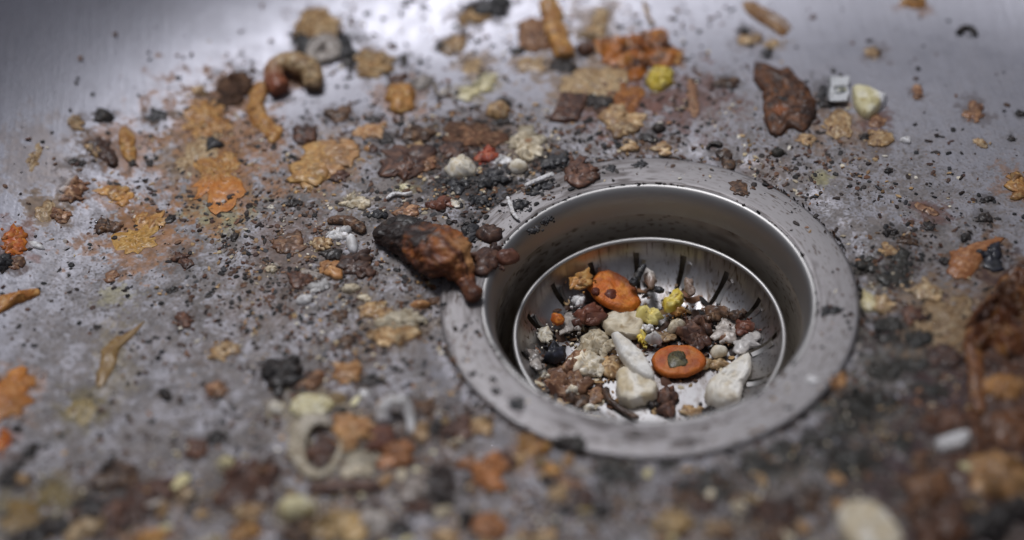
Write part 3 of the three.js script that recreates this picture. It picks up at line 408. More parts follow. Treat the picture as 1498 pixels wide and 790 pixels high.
lump('food_smear', 'smear', 'rounded yellowish olive film below the curved amber smear', 117, 600, 42, 36, 30, 0.6, 'olive', { mat: 'gloss' });
lump('vegetable_scrap', 'vegetable scrap', 'blurred orange chunk at left edge, largest of the orange ones there', 13, 574, 50, 58, 0, 1.8, 'orange', { rag: 0.6, paint: (c) => c.lerp(tmpO, 0.5) });
lump('vegetable_scrap', 'vegetable scrap', 'smaller blurred orange piece at left edge below the largest', 4, 645, 22, 28, 0, 1.4, 'bright');
lump('burnt_crumb', 'burnt crumb', 'dark oval seed-like crumb below left of middle, alone', 241, 575, 16, 28, -30, 2, 'dark', { rag: 0.25 });
lump('food_scrap', 'food scrap', 'small red-brown crumb with dark rim left of black chunk', 314, 571, 26, 26, 0, 2.2, 'rust', { rag: 0.5 });
lump('burnt_crumb', 'burnt crumb', 'dark crumb, left of two above the pale cream bit', 289, 655, 22, 24, 20, 2, 'maroon');
lump('burnt_crumb', 'burnt crumb', 'dark crumb, right of two above the pale cream bit', 319, 641, 26, 20, 0, 2, 'dark');
lump('garlic_piece', 'garlic piece', 'pale cream bit below two dark crumbs, left of onion ring', 332, 675, 26, 22, 10, 2.4, 'lemon', { rag: 0.35 });
lump('burnt_crumb', 'burnt crumb', 'small dark crumb near left edge, upper of three', 24, 626, 16, 12, -15, 1.4, 'dark');
lump('burnt_crumb', 'burnt crumb', 'small dark crumb with white speck near left edge, middle of three', 44, 657, 20, 16, -15, 1.6, 'dark');
lump('burnt_crumb', 'burnt crumb', 'small dark crumb near left edge, lowest of three', 29, 677, 16, 12, 0, 1.4, 'dark');
// ---- bottom left, out of focus
lump('food_scrap', 'food scrap', 'blurred dark brown flake, topmost of the dark cluster at lower left', 170, 698, 50, 34, 0, 2.4, 'brown', { rag: 0.5, paint: (c) => c.lerp(tmpK, 0.35) });
lump('food_scrap', 'food scrap', 'blurred maroon-brown flake in middle of the dark cluster, lower left', 207, 731, 60, 40, 10, 2.6, 'maroon', { rag: 0.5 });
lump('food_scrap', 'food scrap', 'blurred purple-brown flake at right end of dark cluster, lower left', 240, 718, 38, 28, 0, 2.4, 'maroon', { rag: 0.5 });
lump('food_scrap', 'food scrap', 'blurred dark brown flake at left end of dark cluster, lower left', 131, 742, 54, 30, -5, 2.6, 'dark', { rag: 0.5 });
lump('food_scrap', 'food scrap', 'blurred upright brown flake below the dark cluster, lower left', 163, 763, 40, 50, 0, 2.6, 'maroon', { rag: 0.5 });
lump('burnt_crumb', 'burnt crumb', 'blurred black lump near the bottom edge, left of upright brown flake', 88, 767, 34, 34, 0, 3, 'dark', { rag: 0.5 });
lump('burnt_crumb', 'burnt crumb', 'blurred dark lump at bottom left corner', 34, 785, 48, 26, 0, 3, 'dark', { rag: 0.5 });
lump('food_smear', 'smear', 'blurred yellow-brown smear near bottom left corner', 32, 752, 64, 46, 0, 1.6, 'olive', { rag: 0.6, paint: (c) => c.lerp(tmpA, 0.3) });
lump('food_smear', 'smear', 'blurred olive-brown smear above the black lump, lower left', 78, 724, 52, 32, -10, 1.4, 'olive', { rag: 0.6, paint: (c) => c.lerp(tmpK, 0.25) });
lump('food_scrap', 'food scrap', 'blurred greenish tan lump at bottom edge, lower left', 118, 776, 42, 32, 0, 2.4, 'khaki', { rag: 0.5 });
lump('vegetable_scrap', 'vegetable scrap', 'blurred orange lump cut by bottom edge, below upright brown flake', 219, 786, 54, 28, 0, 3, 'orange', { rag: 0.4 });
lump('burnt_crumb', 'burnt crumb', 'dark smudgy flake at left edge above yellow-brown smear', 18, 698, 34, 20, 20, 1.8, 'dark', { rag: 0.6 });
lump('food_scrap', 'food scrap', 'small dim tan flake right of the purple-brown flake', 268, 722, 24, 26, 0, 1.6, 'khaki', { paint: (c) => c.lerp(tmpK, 0.3) });
lump('meat_scrap', 'meat scrap', 'big dark red-brown lump left of the pale yellow chunk, bottom', 366, 703, 88, 52, -22, 5, 'maroon', { rag: 0.4, lump: 0.6 });
lump('meat_scrap', 'meat scrap', 'reddish upper lump resting on the big dark red-brown lump', 380, 690, 40, 30, 0, 6, 'rust', { rag: 0.4, paint: (c) => c.lerp(tmpB, 0.4) });
lump('garlic_piece', 'garlic piece', 'thick pale yellow chunk near the bottom, right of dark red-brown lump', 433, 741, 54, 44, 15, 5, 'lemon', { rag: 0.25, lump: 0.3, mat: 'smooth', k: 0.005 });
lump('burnt_crumb', 'burnt crumb', 'very dark brown broken chunk above the pale yellow ring', 418, 540, 50, 54, 5, 5.5, 'dark', { rag: 0.5, lump: 0.6 });
lump('meat_scrap', 'meat scrap', 'red-brown crumb at right side of very dark broken chunk', 455, 558, 32, 28, 0, 3, 'rust', { rag: 0.5 });
lump('garlic_piece', 'garlic piece', 'pale cream yellow round slice above the translucent onion ring', 455, 590, 68, 38, 0, 3, 'lemon', { rag: 0.3, lump: 0.4, top: (x, z) => -0.0011 * Math.exp(-(x * x + z * z) / 9e-6) });
lump('garlic_piece', 'garlic piece', 'small cream lump left of the cream yellow round slice', 404, 595, 24, 26, 0, 3, 'garlic', { rag: 0.3 });
strand('onion_ring', 'onion ring', 'large pale broken onion curl around a dark brown scrap, lower left', [[484, 622, 5, 1.4], [470, 614, 9, 1.4], [452, 616, 13, 1], [438, 632, 14, 0.4], [433, 656, 12, 0], [442, 680, 10, 0], [462, 694, 8, 0], [484, 686, 6, 0], [496, 664, 4, 0.2], [498, 642, 2.5, 0.4]], 'rice', { flat: 0.5, rough: 0.45, ns: 100, nr: 20, mat: 'skin', paint: (c, t) => c.lerp(tmpW, 0.25 * sm(0.5, 0.1, t)) });
lump('food_scrap', 'food scrap', 'dark brown scrap lying inside the translucent onion ring', 475, 654, 34, 40, 0, 3, 'maroon', { rag: 0.4 });
lump('food_scrap', 'food scrap', 'soft orange-tan lump right of the cream yellow round slice', 516, 626, 52, 42, 0, 3.2, 'tan', { rag: 0.45, paint: (c) => c.lerp(tmpO, 0.25) });
strand('onion_strip', 'onion piece', 'arched white translucent onion strip over red-brown scraps', [[562, 618, 9, 0], [561, 602, 11, 1.2], [570, 590, 12, 2.4], [586, 588, 11, 2.8], [597, 600, 8, 1.8], [601, 618, 6, 0.8], [602, 636, 5, 0]], 'white', { flat: 0.75, rough: 0.25, mat: 'skin', ns: 60 });
lump('onion_piece', 'onion piece', 'white blob under the left foot of the arched onion strip', 564, 612, 22, 22, 0, 2.4, 'white', { rag: 0.3 });
lump('meat_scrap', 'meat scrap', 'dark red-brown scrap directly below the arched onion strip', 560, 640, 46, 36, 20, 3.4, 'maroon', { rag: 0.4, paint: (c) => c.lerp(tmpR, 0.2) });
lump('vegetable_scrap', 'vegetable scrap', 'orange-red lump below the dark red-brown scrap and arched strip', 579, 664, 44, 36, 0, 3.2, 'rust', { rag: 0.45, paint: (c) => c.lerp(tmpO, 0.25) });
lump('onion_piece', 'onion piece', 'translucent cream patch right of the onion ring, blurred', 524, 678, 48, 38, 0, 2, 'rice', { mat: 'skin', rag: 0.45 });
strand('onion_strip', 'onion piece', 'long dark brown strip lying level below the onion ring', [[450, 712, 10], [478, 712, 11], [508, 710, 11], [535, 711, 9], [560, 712, 6]], 'maroon', { flat: 0.5, rough: 0.45 });
lump('burnt_crumb', 'burnt crumb', 'dark upright clump at lower middle, above a dark level crumb', 644, 714, 42, 50, -10, 3, 'dark', { rag: 0.55, paint: (c) => c.lerp(tmpB, 0.25) });
lump('burnt_crumb', 'burnt crumb', 'dark level crumb at foot of dark upright clump, lower middle', 614, 740, 34, 18, 0, 2, 'maroon');
lump('vegetable_scrap', 'vegetable scrap', 'orange-brown chunk with tiny white bit on it, below left of drain ring', 713, 690, 52, 44, 0, 3.6, 'rust', { rag: 0.5, paint: (c) => c.lerp(tmpO, 0.35) });
lump('plastic_scrap', 'plastic scrap', 'tiny white bit resting on the orange-brown chunk', 701, 671, 14, 20, 0, 4, 'white', { rag: 0.3 });
lump('food_scrap', 'food scrap', 'dark brown bit at upper right of the orange-brown chunk', 741, 673, 28, 30, 0, 3, 'maroon');
lump('vegetable_scrap', 'vegetable scrap', 'orange-brown flake between orange-brown chunk and drain ring', 775, 658, 34, 40, 30, 2.6, 'orange', { rag: 0.45, paint: (c) => c.lerp(tmpB, 0.25) });
lump('food_scrap', 'food scrap', 'dark brown lump beside a tan lump, left below drain ring', 668, 626, 48, 30, -10, 3, 'maroon', { rag: 0.45 });
lump('food_scrap', 'food scrap', 'pale tan lump right of the dark brown lump, by drain ring', 701, 622, 34, 32, 0, 3.2, 'tan', { rag: 0.4 });
lump('burnt_crumb', 'burnt crumb', 'small dark crumb left of the dark brown and tan lumps', 636, 627, 18, 22, 0, 1.8, 'dark');
lump('food_scrap', 'food scrap', 'brown flaky crumbs right of the arched onion strip', 622, 597, 42, 22, -20, 1.8, 'brown', { rag: 0.8 });
lump('food_scrap', 'food scrap', 'tan soft crumb below brown flaky crumbs, right of arched strip', 616, 632, 30, 32, 0, 2.4, 'tan');
lump('bread_crumb', 'bread crumb', 'orange-tan crumb between black chunk and pale grain heap', 516, 540, 32, 34, 20, 2.6, 'tan', { rag: 0.5, paint: (c) => c.lerp(tmpO, 0.25) });
lump('burnt_crumb', 'burnt crumb', 'dark stretched crumb right of the orange-tan crumb, above onion strip', 543, 556, 38, 12, -8, 1.6, 'dark', { rag: 0.7 });
lump('plastic_scrap', 'plastic scrap', 'tiny white speck between dark stretched crumb and arched onion strip', 531, 573, 15, 12, 0, 1.6, 'white');
lump('burnt_crumb', 'burnt crumb', 'dark round crumb between cream round slice and orange-tan lump', 497, 605, 20, 16, 0, 1.8, 'dark');
lump('food_crust', 'crust', 'cluster of tan crumbly grains left of the drain ring', 572, 488, 66, 24, -8, 2, 'tan', { rag: 0.85, lump: 1, mat: 'dry' });
lump('food_scrap', 'food scrap', 'dark brown crumb at left end of the tan crumbly grains', 509, 497, 24, 24, 0, 2, 'brown', { paint: (c) => c.lerp(tmpK, 0.3) });
lump('food_crust', 'crust', 'long row of pale yellow crumbs left of the drain ring', 578, 467, 80, 17, 3, 1.8, 'rice', { rag: 0.85, lump: 1, mat: 'dry' });
lump('bread_crumb', 'bread crumb', 'pale tan crumb alone left of the very dark broken chunk', 323, 514, 34, 28, 20, 1.8, 'tan', { rag: 0.6 });
lump('food_scrap', 'food scrap', 'blurred grey-tan blob below right of the onion strip and ring', 612, 712, 60, 40, 0, 2.4, 'greyed', { rag: 0.4, paint: (c) => c.lerp(tmpA, 0.1) });
lump('garlic_piece', 'garlic piece', 'blurred yellow-cream lump at bottom, right of pale yellow chunk', 497, 765, 60, 40, 0, 3, 'khaki', { rag: 0.45, paint: (c) => c.lerp(tmpY, 0.2) });
lump('food_scrap', 'food scrap', 'blurred grey-tan lump at bottom, right of yellow-cream lump', 551, 764, 40, 40, 0, 2.4, 'greyed', { rag: 0.4 });
lump('burnt_crumb', 'burnt crumb', 'dark oval crumb at bottom, below the grey-tan blob', 586, 768, 32, 20, 20, 2, 'dark');
lump('vegetable_scrap', 'vegetable scrap', 'blurred orange-brown lump at bottom edge below dark red-brown lump', 351, 783, 44, 26, 0, 3, 'orange', { rag: 0.4, paint: (c) => c.lerp(tmpB, 0.25) });
lump('burnt_crumb', 'burnt crumb', 'blurred dark lump at bottom edge below pale yellow chunk', 433, 780, 42, 26, 0, 2.6, 'brown', { paint: (c) => c.lerp(tmpK, 0.4) });
lump('food_scrap', 'food scrap', 'blurred tan crumb below the dark red-brown lump', 366, 745, 40, 24, -10, 2, 'tan', { rag: 0.6 });
lump('vegetable_scrap', 'vegetable scrap', 'blurred orange-brown piece at bottom below the orange-brown chunk', 713, 766, 46, 38, 0, 3, 'rust', { rag: 0.45, paint: (c) => c.lerp(tmpO, 0.3) });
lump('burnt_crumb', 'burnt crumb', 'small dark crumb left of the bottom orange-brown piece', 683, 759, 18, 20, 0, 1.8, 'dark');
lump('food_scrap', 'food scrap', 'dim tan scrap cut by bottom edge left of orange-brown piece', 653, 783, 52, 20, 0, 2, 'tan');
// ---- below the drain ring
lump('vegetable_scrap', 'vegetable scrap', 'small orange-yellow crumb just below the drain ring', 808, 688, 26, 16, 15, 1.8, 'orange');
lump('food_scrap', 'food scrap', 'slanting brown sliver right of small orange-yellow crumb', 831, 706, 38, 13, 30, 1.6, 'rust', { rag: 0.6 });
lump('food_scrap', 'food scrap', 'tan smear-like crumb under the slanting brown sliver', 817, 722, 26, 22, 0, 1.4, 'khaki');
lump('burnt_crumb', 'burnt crumb', 'dark crumb below the slanting brown sliver', 853, 728, 36, 22, 10, 2, 'maroon', { paint: (c) => c.lerp(tmpK, 0.4) });
lump('burnt_crumb', 'burnt crumb', 'round dark crumb, lower right of the slanting brown sliver', 882, 747, 22, 22, 0, 1.8, 'dark');
lump('burnt_crumb', 'burnt crumb', 'dim grey crumb left of the round dark crumb, bottom', 828, 747, 22, 14, 0, 1.2, 'dark');
lump('burnt_crumb', 'burnt crumb', 'broad greenish black smudge under the near side of drain ring', 900, 696, 60, 38, 10, 1.2, 'dark', { rag: 0.55, paint: (c) => c.lerp(tmpG, 0.4), grain: 0.7 });
lump('burnt_crumb', 'burnt crumb', 'upright dark crumb touching near edge of drain ring', 847, 650, 15, 26, 0, 1.8, 'dark', { paint: (c) => c.lerp(tmpG, 0.3) });
lump('burnt_crumb', 'burnt crumb', 'dark smudge touching drain ring at its nearest point', 973, 680, 26, 18, -20, 1.2, 'dark', { paint: (c) => c.lerp(tmpG, 0.3), grain: 0.7 });
lump('burnt_crumb', 'burnt crumb', 'black flecks straddling the left near edge of drain ring', 823, 642, 34, 16, 10, 1.4, 'dark', { rag: 0.8, grain: 0.7 });
lump('burnt_crumb', 'burnt crumb', 'dark blurred crumb at bottom, right of yellowish patch', 1030, 742, 30, 18, 10, 1.8, 'maroon', { paint: (c) => c.lerp(tmpK, 0.4) });
lump('food_scrap', 'food scrap', 'blurred brown sliver above the dark blurred crumb, bottom', 1010, 731, 42, 20, 25, 1.6, 'brown');
lump('burnt_crumb', 'burnt crumb', 'tall dark greenish smudge below right of drain ring', 1047, 712, 34, 46, -10, 1.4, 'dark', { rag: 0.5, paint: (c) => c.lerp(tmpG, 0.35), grain: 0.7 });
lump('burnt_crumb', 'burnt crumb', 'faint dark crumbs left of the tall dark greenish smudge', 1001, 715, 26, 18, 0, 1.2, 'dark', { rag: 0.8 });
lump('food_scrap', 'food scrap', 'blurred yellowish scrap at the bottom below the drain', 986, 767, 44, 38, 0, 2.2, 'khaki', { rag: 0.5, paint: (c) => c.lerp(tmpY, 0.15) });
lump('food_scrap', 'food scrap', 'blurred tan scrap at bottom edge, left of yellowish scrap', 797, 784, 34, 24, 0, 2.2, 'tan');
lump('food_scrap', 'food scrap', 'blurred dim tan scrap at bottom edge, right of yellowish scrap', 1054, 776, 38, 26, 0, 2, 'tan', { paint: (c) => c.lerp(tmpK, 0.2) });
lump('food_scrap', 'food scrap', 'blurred purple-brown scrap at bottom, left of big cream chunk', 1128, 748, 64, 30, 10, 2.4, 'maroon', { rag: 0.6, paint: (c) => c.lerp(tmpK, 0.2) });
lump('food_scrap', 'food scrap', 'blurred brown scrap at bottom edge, left of big cream chunk', 1142, 782, 50, 26, 0, 2.4, 'brown');
lump('food_scrap', 'food scrap', 'dim brown scrap right above the purple-brown one, bottom', 1180, 732, 40, 30, 20, 2, 'brown', { paint: (c) => c.lerp(tmpK, 0.3) });
// ---- dark greenish mass right of the drain
const dm = (label, x, y, w, h, r = 0, H = 1) => lump('burnt_crumb', 'burnt crumb', label, x, y, w, h, r, H, 'dark', { rag: 0.9, lump: 1, grain: 0.8, paint: (c) => c.lerp(tmpG, 0.4) });
dm('dark greenish clump, left end of dark mass below right of the ring', 1107, 685, 44, 28); dm('dark greenish clump, second from left in the dark mass below ring', 1151, 667, 44, 36, 10);
dm('dark greenish clump shaped like a tooth, middle of dark mass', 1191, 644, 40, 32, -20); dm('large near-black clump right of the drain ring, largest of dark mass', 1258, 594, 54, 42, 10, 2); dm('dark clump just below the largest near-black clump', 1232, 622, 44, 34);
dm('broad black clump at bottom of the dark mass, above cream chunk', 1254, 678, 66, 36, 5, 2); dm('dark clump right above the largest near-black clump', 1296, 590, 36, 34, 30); dm('dark level clump at the upper end of dark mass', 1305, 541, 58, 26, -8);
dm('dark smudge above left of the white chip', 1357, 571, 50, 24, 15); dm('dim dark smudge left of the white chip', 1322, 645, 42, 24); dm('blackish clump with bluish glint right of drain ring', 1308, 474, 46, 28, 15); dm('black clump under bluish glint clump', 1298, 494, 34, 18, 0);
dm('dark clump right of the black clump with bluish glint', 1342, 494, 46, 26, -10); dm('black left wing of the butterfly-shaped dark smear', 1277, 388, 40, 24, 15); dm('black right wing of the butterfly-shaped dark smear', 1321, 381, 32, 36, 25); dm('black foot of the butterfly-shaped dark smear', 1309, 404, 44, 26, 10);
dm('small black clump near the purple-brown patch, right side', 1338, 532, 40, 22, 10); dm('black smudge touching the right edge of the drain ring', 1249, 398, 28, 10, -5);
// ---- right side
lump('vegetable_scrap', 'vegetable scrap', 'orange-tan crumb lying across the near right edge of drain ring', 1223, 556, 34, 28, 10, 2.6, 'tan', { rag: 0.5, paint: (c) => c.lerp(tmpO, 0.3) });
lump('plastic_scrap', 'plastic scrap', 'small white flake on the drain ring beside the orange-tan crumb', 1190, 556, 20, 12, 15, 1, 'white');
shape('plastic_scrap', 'plastic scrap', 'clean white rectangular chip in the dark mess at right', [[1368, 643], [1390, 637], [1414, 630], [1422, 634], [1418, 648], [1406, 657], [1374, 664]], 2.4, 'white', { p: 9, lump: 0.08, rag: 0.05, mat: 'dry' });
lump('meat_scrap', 'meat scrap', 'dark red-brown slab above the white chip', 1379, 617, 72, 30, -12, 3, 'maroon', { rag: 0.4, paint: (c) => c.lerp(tmpA, 0.15) });
shape('garlic_piece', 'garlic piece', 'big blurred cream chunk cut by the bottom edge at right', [[1220, 752], [1234, 740], [1256, 737], [1278, 740], [1298, 753], [1314, 774], [1326, 798], [1318, 812], [1250, 812], [1232, 790]], 5, 'garlic', { mat: 'smooth', k: 0.006, lump: 0.2, p: 12, q: 0.4, rag: 0.08, paint: (c) => c.lerp(tmpY, 0.1) });
strand('onion_strip', 'onion piece', 'upright brown translucent strip left of the amber heap, right side', [[1422, 478, 10], [1424, 510, 11], [1428, 548, 12], [1430, 580, 11], [1436, 606, 9]], 'amber', { flat: 0.5, mat: 'gloss', rough: 0.3, paint: (c) => c.lerp(tmpB, 0.5) });
lump('food_scrap', 'food scrap', 'blurred tan-brown translucent lump near the right bottom corner', 1454, 690, 78, 66, -30, 5, 'amber', { mat: 'gloss', rag: 0.4, paint: (c) => c.lerp(tmpKh, 0.35) });
lump('food_scrap', 'food scrap', 'blurred brown mass between white chip and cream chunk', 1364, 716, 70, 56, 0, 3.6, 'brown', { rag: 0.5, paint: (c) => c.lerp(tmpA, 0.25) });
lump('food_scrap', 'food scrap', 'blurred dark amber mass below the brown mass, by bottom edge', 1388, 770, 80, 44, 0, 4, 'leaf', { rag: 0.5 });
lump('food_scrap', 'food scrap', 'tan wet lump at right edge below dark level bit', 1468, 564, 56, 44, -10, 3.6, 'amber', { mat: 'gloss', rag: 0.4, paint: (c) => c.lerp(tmpKh, 0.25) });
lump('burnt_crumb', 'burnt crumb', 'dark level bit above the tan wet lump, right edge', 1456, 533, 48, 16, 0, 2, 'maroon', { paint: (c) => c.lerp(tmpK, 0.4) });
lump('burnt_crumb', 'burnt crumb', 'black blurred mass in the bottom right corner', 1442, 764, 78, 44, -15, 5, 'dark', { rag: 0.4 });
lump('burnt_crumb', 'burnt crumb', 'black blurred lump on right edge above the corner mass', 1492, 736, 40, 44, 0, 4, 'dark');
shape('food_clump', 'food clump', 'big amber-brown wet heap along the right photo edge', [[1406, 500], [1412, 474], [1428, 450], [1448, 428], [1464, 404], [1480, 384], [1512, 366], [1520, 440], [1514, 512], [1480, 520], [1450, 500], [1432, 512]], 5, 'amber', { c: [1462, 456], mat: 'gloss', lump: 0.9, rag: 0.35, k: 0.005, paint: (c, x, y, z) => c.lerp(tmpB, 0.45 + 0.4 * sm(0.45, 0.65, fbm(x * 260, 2, z * 260, 3))) });
lump('food_clump', 'food clump', 'brown wet lump at right edge between tan lump and translucent lump', 1476, 624, 60, 60, 0, 4, 'leaf', { mat: 'gloss', rag: 0.5, paint: (c) => c.lerp(tmpA, 0.3) });
lump('food_clump', 'food clump', 'dark amber bits left of right edge heap, below white chip level', 1424, 628, 40, 44, 0, 2.6, 'leaf', { rag: 0.6 });
shape('food_smear', 'smear', 'orange-brown pointed smear above the amber heap at right', [[1384, 394], [1389, 368], [1408, 360], [1432, 352], [1458, 342], [1468, 348], [1448, 366], [1432, 388], [1422, 404], [1398, 410]], 1.5, 'rust', { c: [1416, 378], lump: 0.5, paint: (c) => c.lerp(tmpO, 0.3) });
lump('burnt_crumb', 'burnt crumb', 'blue-black glossy crumb on the orange-brown pointed smear', 1450, 373, 24, 38, 35, 2.6, 'navy', { mat: 'gloss' });
lump('burnt_crumb', 'burnt crumb', 'black dot at left end of orange-brown pointed smear', 1383, 381, 16, 14, 0, 1.6, 'dark');
lump('burnt_crumb', 'burnt crumb', 'black crumb above the orange-brown pointed smear', 1412, 345, 16, 12, 0, 1.6, 'dark');
lump('burnt_crumb', 'burnt crumb', 'black crumb left above the orange-brown pointed smear', 1362, 330, 16, 15, 0, 1.6, 'dark');
lump('food_smear', 'smear', 'thin slanting orange streak above the black crumb, right side', 1360, 307, 36, 11, 50, 0.9, 'rust');
lump('burnt_crumb', 'burnt crumb', 'black bean-like crumb with brown tail, right side', 1440, 319, 24, 13, -20, 1.8, 'dark', { rag: 0.4 });
lump('burnt_crumb', 'burnt crumb', 'flat black crumb above the bean-like crumb, right side', 1446, 290, 20, 10, -5, 1.4, 'dark');
lump('vegetable_scrap', 'vegetable scrap', 'orange scrap cut by the right photo edge, upper right', 1493, 270, 24, 44, 0, 2, 'orange', { paint: (c) => c.lerp(tmpB, 0.2) });
lump('food_scrap', 'food scrap', 'dark brown sliver above the butterfly-shaped smear', 1328, 352, 38, 12, 15, 1.6, 'brown', { rag: 0.6, paint: (c) => c.lerp(tmpK, 0.4) });
lump('burnt_crumb', 'burnt crumb', 'black sliver left of the dark brown sliver', 1304, 340, 26, 11, 15, 1.4, 'dark', { rag: 0.6 });
lump('bread_crumb', 'bread crumb', 'tan bit just above the butterfly-shaped smear', 1302, 367, 24, 18, 0, 1.4, 'tan');
lump('onion_piece', 'onion piece', 'pale yellow bit right beside the drain ring', 1271, 438, 26, 32, -20, 2, 'lemon', { rag: 0.45, paint: (c) => c.lerp(tmpKh, 0.25) });
lump('onion_piece', 'onion piece', 'yellow-brown bit right of the pale yellow bit by ring', 1295, 447, 26, 26, 0, 1.8, 'khaki', { rag: 0.5, mat: 'gloss' });
lump('food_scrap', 'food scrap', 'tan wet crumbs with yellow glint, right of yellow-brown bit', 1353, 424, 46, 32, 20, 1.8, 'khaki', { rag: 0.7, mat: 'gloss' });
lump('food_scrap', 'food scrap', 'dark red-brown bit below the tan wet crumbs, right side', 1339, 461, 32, 22, 0, 1.8, 'maroon');
lump('food_scrap', 'food scrap', 'purple-brown patch between black clumps and amber heap', 1384, 514, 42, 32, 0, 2, 'maroon', { paint: (c) => c.lerp(tmpK, 0.3) });
lump('food_smear', 'smear', 'broad glossy brown smear running down the right edge below the amber heap', 1476, 560, 90, 150, 10, 1.4, 'leaf', { mat: 'gloss', rag: 0.6, paint: (c) => c.lerp(tmpB, 0.25) });
lump('food_smear', 'smear', 'broad dark brown smear under the lumps in the bottom right corner', 1430, 720, 150, 110, -15, 1.4, 'leaf', { mat: 'gloss', rag: 0.6, paint: (c) => c.lerp(tmpB, 0.3) });
lump('food_smear', 'smear', 'tan-brown wet smear between dark greenish clumps and the amber heap', 1390, 470, 80, 60, 20, 0.9, 'khaki', { rag: 0.8, paint: (c) => c.lerp(tmpB, 0.35) });
// ---- upper right
shape('vegetable_peel', 'peel', 'long folded tan peel strip at the top, right of the sauce clump', [[1082, -2], [1090, 14], [1106, 28], [1124, 38], [1146, 54], [1161, 38], [1148, 26], [1132, 16], [1112, 6], [1100, -4]], 2, 'tan', { c: [1124, 24], lump: 0.35, rag: 0.1, paint: (c, x, y, z) => { c.lerp(tmpA, 0.45); c.lerp(tmpW, sm(0.0012, 0.0004, Math.abs(z - x * 0.9)) * sm(-0.001, 0.001, x) * 0.45); } });
lump('vegetable_peel', 'peel', 'tan flake below the long folded peel strip', 1096, 57, 32, 20, 15, 1.6, 'tan');
lump('food_scrap', 'food scrap', 'faint tan flake right of the tan flake under the peel strip', 1130, 63, 24, 15, -25, 1.2, 'khaki');
lump('burnt_crumb', 'burnt crumb', 'black crumb above the dark brown leaf-shaped meat scrap', 1122, 78, 15, 18, 0, 2, 'slate', { rag: 0.4 });
lump('burnt_crumb', 'burnt crumb', 'tiny black crumb beside the tan flake under the peel strip', 1089, 44, 9, 13, 0, 1.4, 'dark');
lump('burnt_crumb', 'burnt crumb', 'dark curled crumb left of the dark brown leaf-shaped meat scrap', 1061, 120, 36, 16, 20, 1.6, 'brown', { rag: 0.8, paint: (c) => c.lerp(tmpK, 0.4) });
lump('burnt_crumb', 'burnt crumb', 'dark smudge between meat scrap and the printed white scrap', 1204, 132, 14, 30, 15, 1.4, 'slate', { rag: 0.6 });
lump('burnt_crumb', 'burnt crumb', 'dark foot crumbs under the printed white scrap', 1208, 153, 26, 14, 10, 1.4, 'dark', { rag: 0.7 });
lump('food_smear', 'smear', 'tan smear under the printed white scrap', 1227, 184, 36, 44, 20, 1.2, 'tan', { rag: 0.6 });
lump('food_smear', 'smear', 'dark tan smear under the pale wedge tip', 1283, 178, 28, 20, -20, 1.2, 'rust');
lump('bread_crumb', 'bread crumb', 'soft tan lump below the pale yellow-white wedge', 1284, 203, 32, 30, 20, 2, 'tan');
lump('burnt_crumb', 'burnt crumb', 'tiny dark speck left of the soft tan lump', 1266, 199, 10, 14, 0, 1.3, 'dark');
lump('plastic_scrap', 'plastic scrap', 'tiny bright white chip alone right of soft tan lump', 1326, 204, 16, 13, 10, 1.6, 'white', { rag: 0.35 });
lump('bread_crumb', 'bread crumb', 'tan flake with dark end on clean steel, upper right', 1278, 78, 32, 16, -30, 1.6, 'tan', { paint: (c, x) => c.lerp(tmpB, sm(0.0005, 0.002, x) * 0.8) });
strand('burnt_strand', 'burnt crumb', 'dark arch-shaped fleck alone near the top right', [[1401, 50, 5], [1408, 42, 5], [1417, 40, 4], [1424, 45, 5], [1428, 52, 5]], 'dark', { rough: 0.6 });
lump('food_scrap', 'food scrap', 'small brown forked smear, far upper right', 1424, 162, 20, 32, 15, 1, 'rust', { rag: 0.8 });
lump('food_scrap', 'food scrap', 'faint brown crumb between pale wedge and brown forked smear', 1342, 135, 15, 18, 0, 1, 'rust', { rag: 0.7 });
lump('food_scrap', 'food scrap', 'faint tan dot below the brown forked smear', 1434, 207, 17, 14, 0, 0.9, 'tan');
lump('vegetable_scrap', 'vegetable scrap', 'orange scrap cut by the top edge at right', 1334, 3, 32, 18, 0, 2, 'orange');
lump('burnt_crumb', 'burnt crumb', 'round dark seed below the dark brown leaf-shaped meat scrap', 1138, 222, 19, 18, 0, 2, 'dark', { rag: 0.2, paint: (c) => c.lerp(tmpG, 0.4) });
lump('burnt_crumb', 'burnt crumb', 'small black dot right of the far back of drain ring', 1302, 249, 11, 11, 0, 1.4, 'dark');
lump('burnt_crumb', 'burnt crumb', 'black dot on right edge, upper of two', 1491, 166, 13, 12, 0, 1.5, 'dark');
lump('burnt_crumb', 'burnt crumb', 'black dot on right side, lower of two near the edge', 1480, 202, 11, 11, 0, 1.4, 'dark');
lump('bread_crumb', 'bread crumb', 'small tan smear right of the dark brown leaf-shaped scrap foot', 1181, 202, 22, 22, 0, 1.2, 'tan');
// ---- behind the drain ring
lump('burnt_crumb', 'burnt crumb', 'round dark crumb behind the drain ring, under the sauce clump', 963, 186, 20, 20, 0, 2.2, 'dark', { rag: 0.3 });
lump('burnt_crumb', 'burnt crumb', 'slanting dark crumb below the round dark crumb behind ring', 948, 201, 32, 13, 30, 1.5, 'dark', { rag: 0.6 });
lump('bread_crumb', 'bread crumb', 'flat tan crumb on back edge of drain ring', 968, 215, 36, 16, 10, 1.8, 'tan');
lump('bread_crumb', 'bread crumb', 'pale faint crumb left of the flat tan crumb on ring edge', 921, 212, 18, 24, 0, 1.4, 'tan');
lump('burnt_crumb', 'burnt crumb', 'dark oval crumb at the back right edge of drain ring', 1063, 230, 18, 28, 0, 2.2, 'brown', { paint: (c) => c.lerp(tmpK, 0.5), rag: 0.4 });
strand('burnt_strand', 'burnt crumb', 'thin dark curved fleck left of the dark oval crumb', [[1034, 218, 3], [1038, 211, 3.5], [1048, 210, 3.5], [1057, 213, 3]], 'dark', { rough: 0.6 });
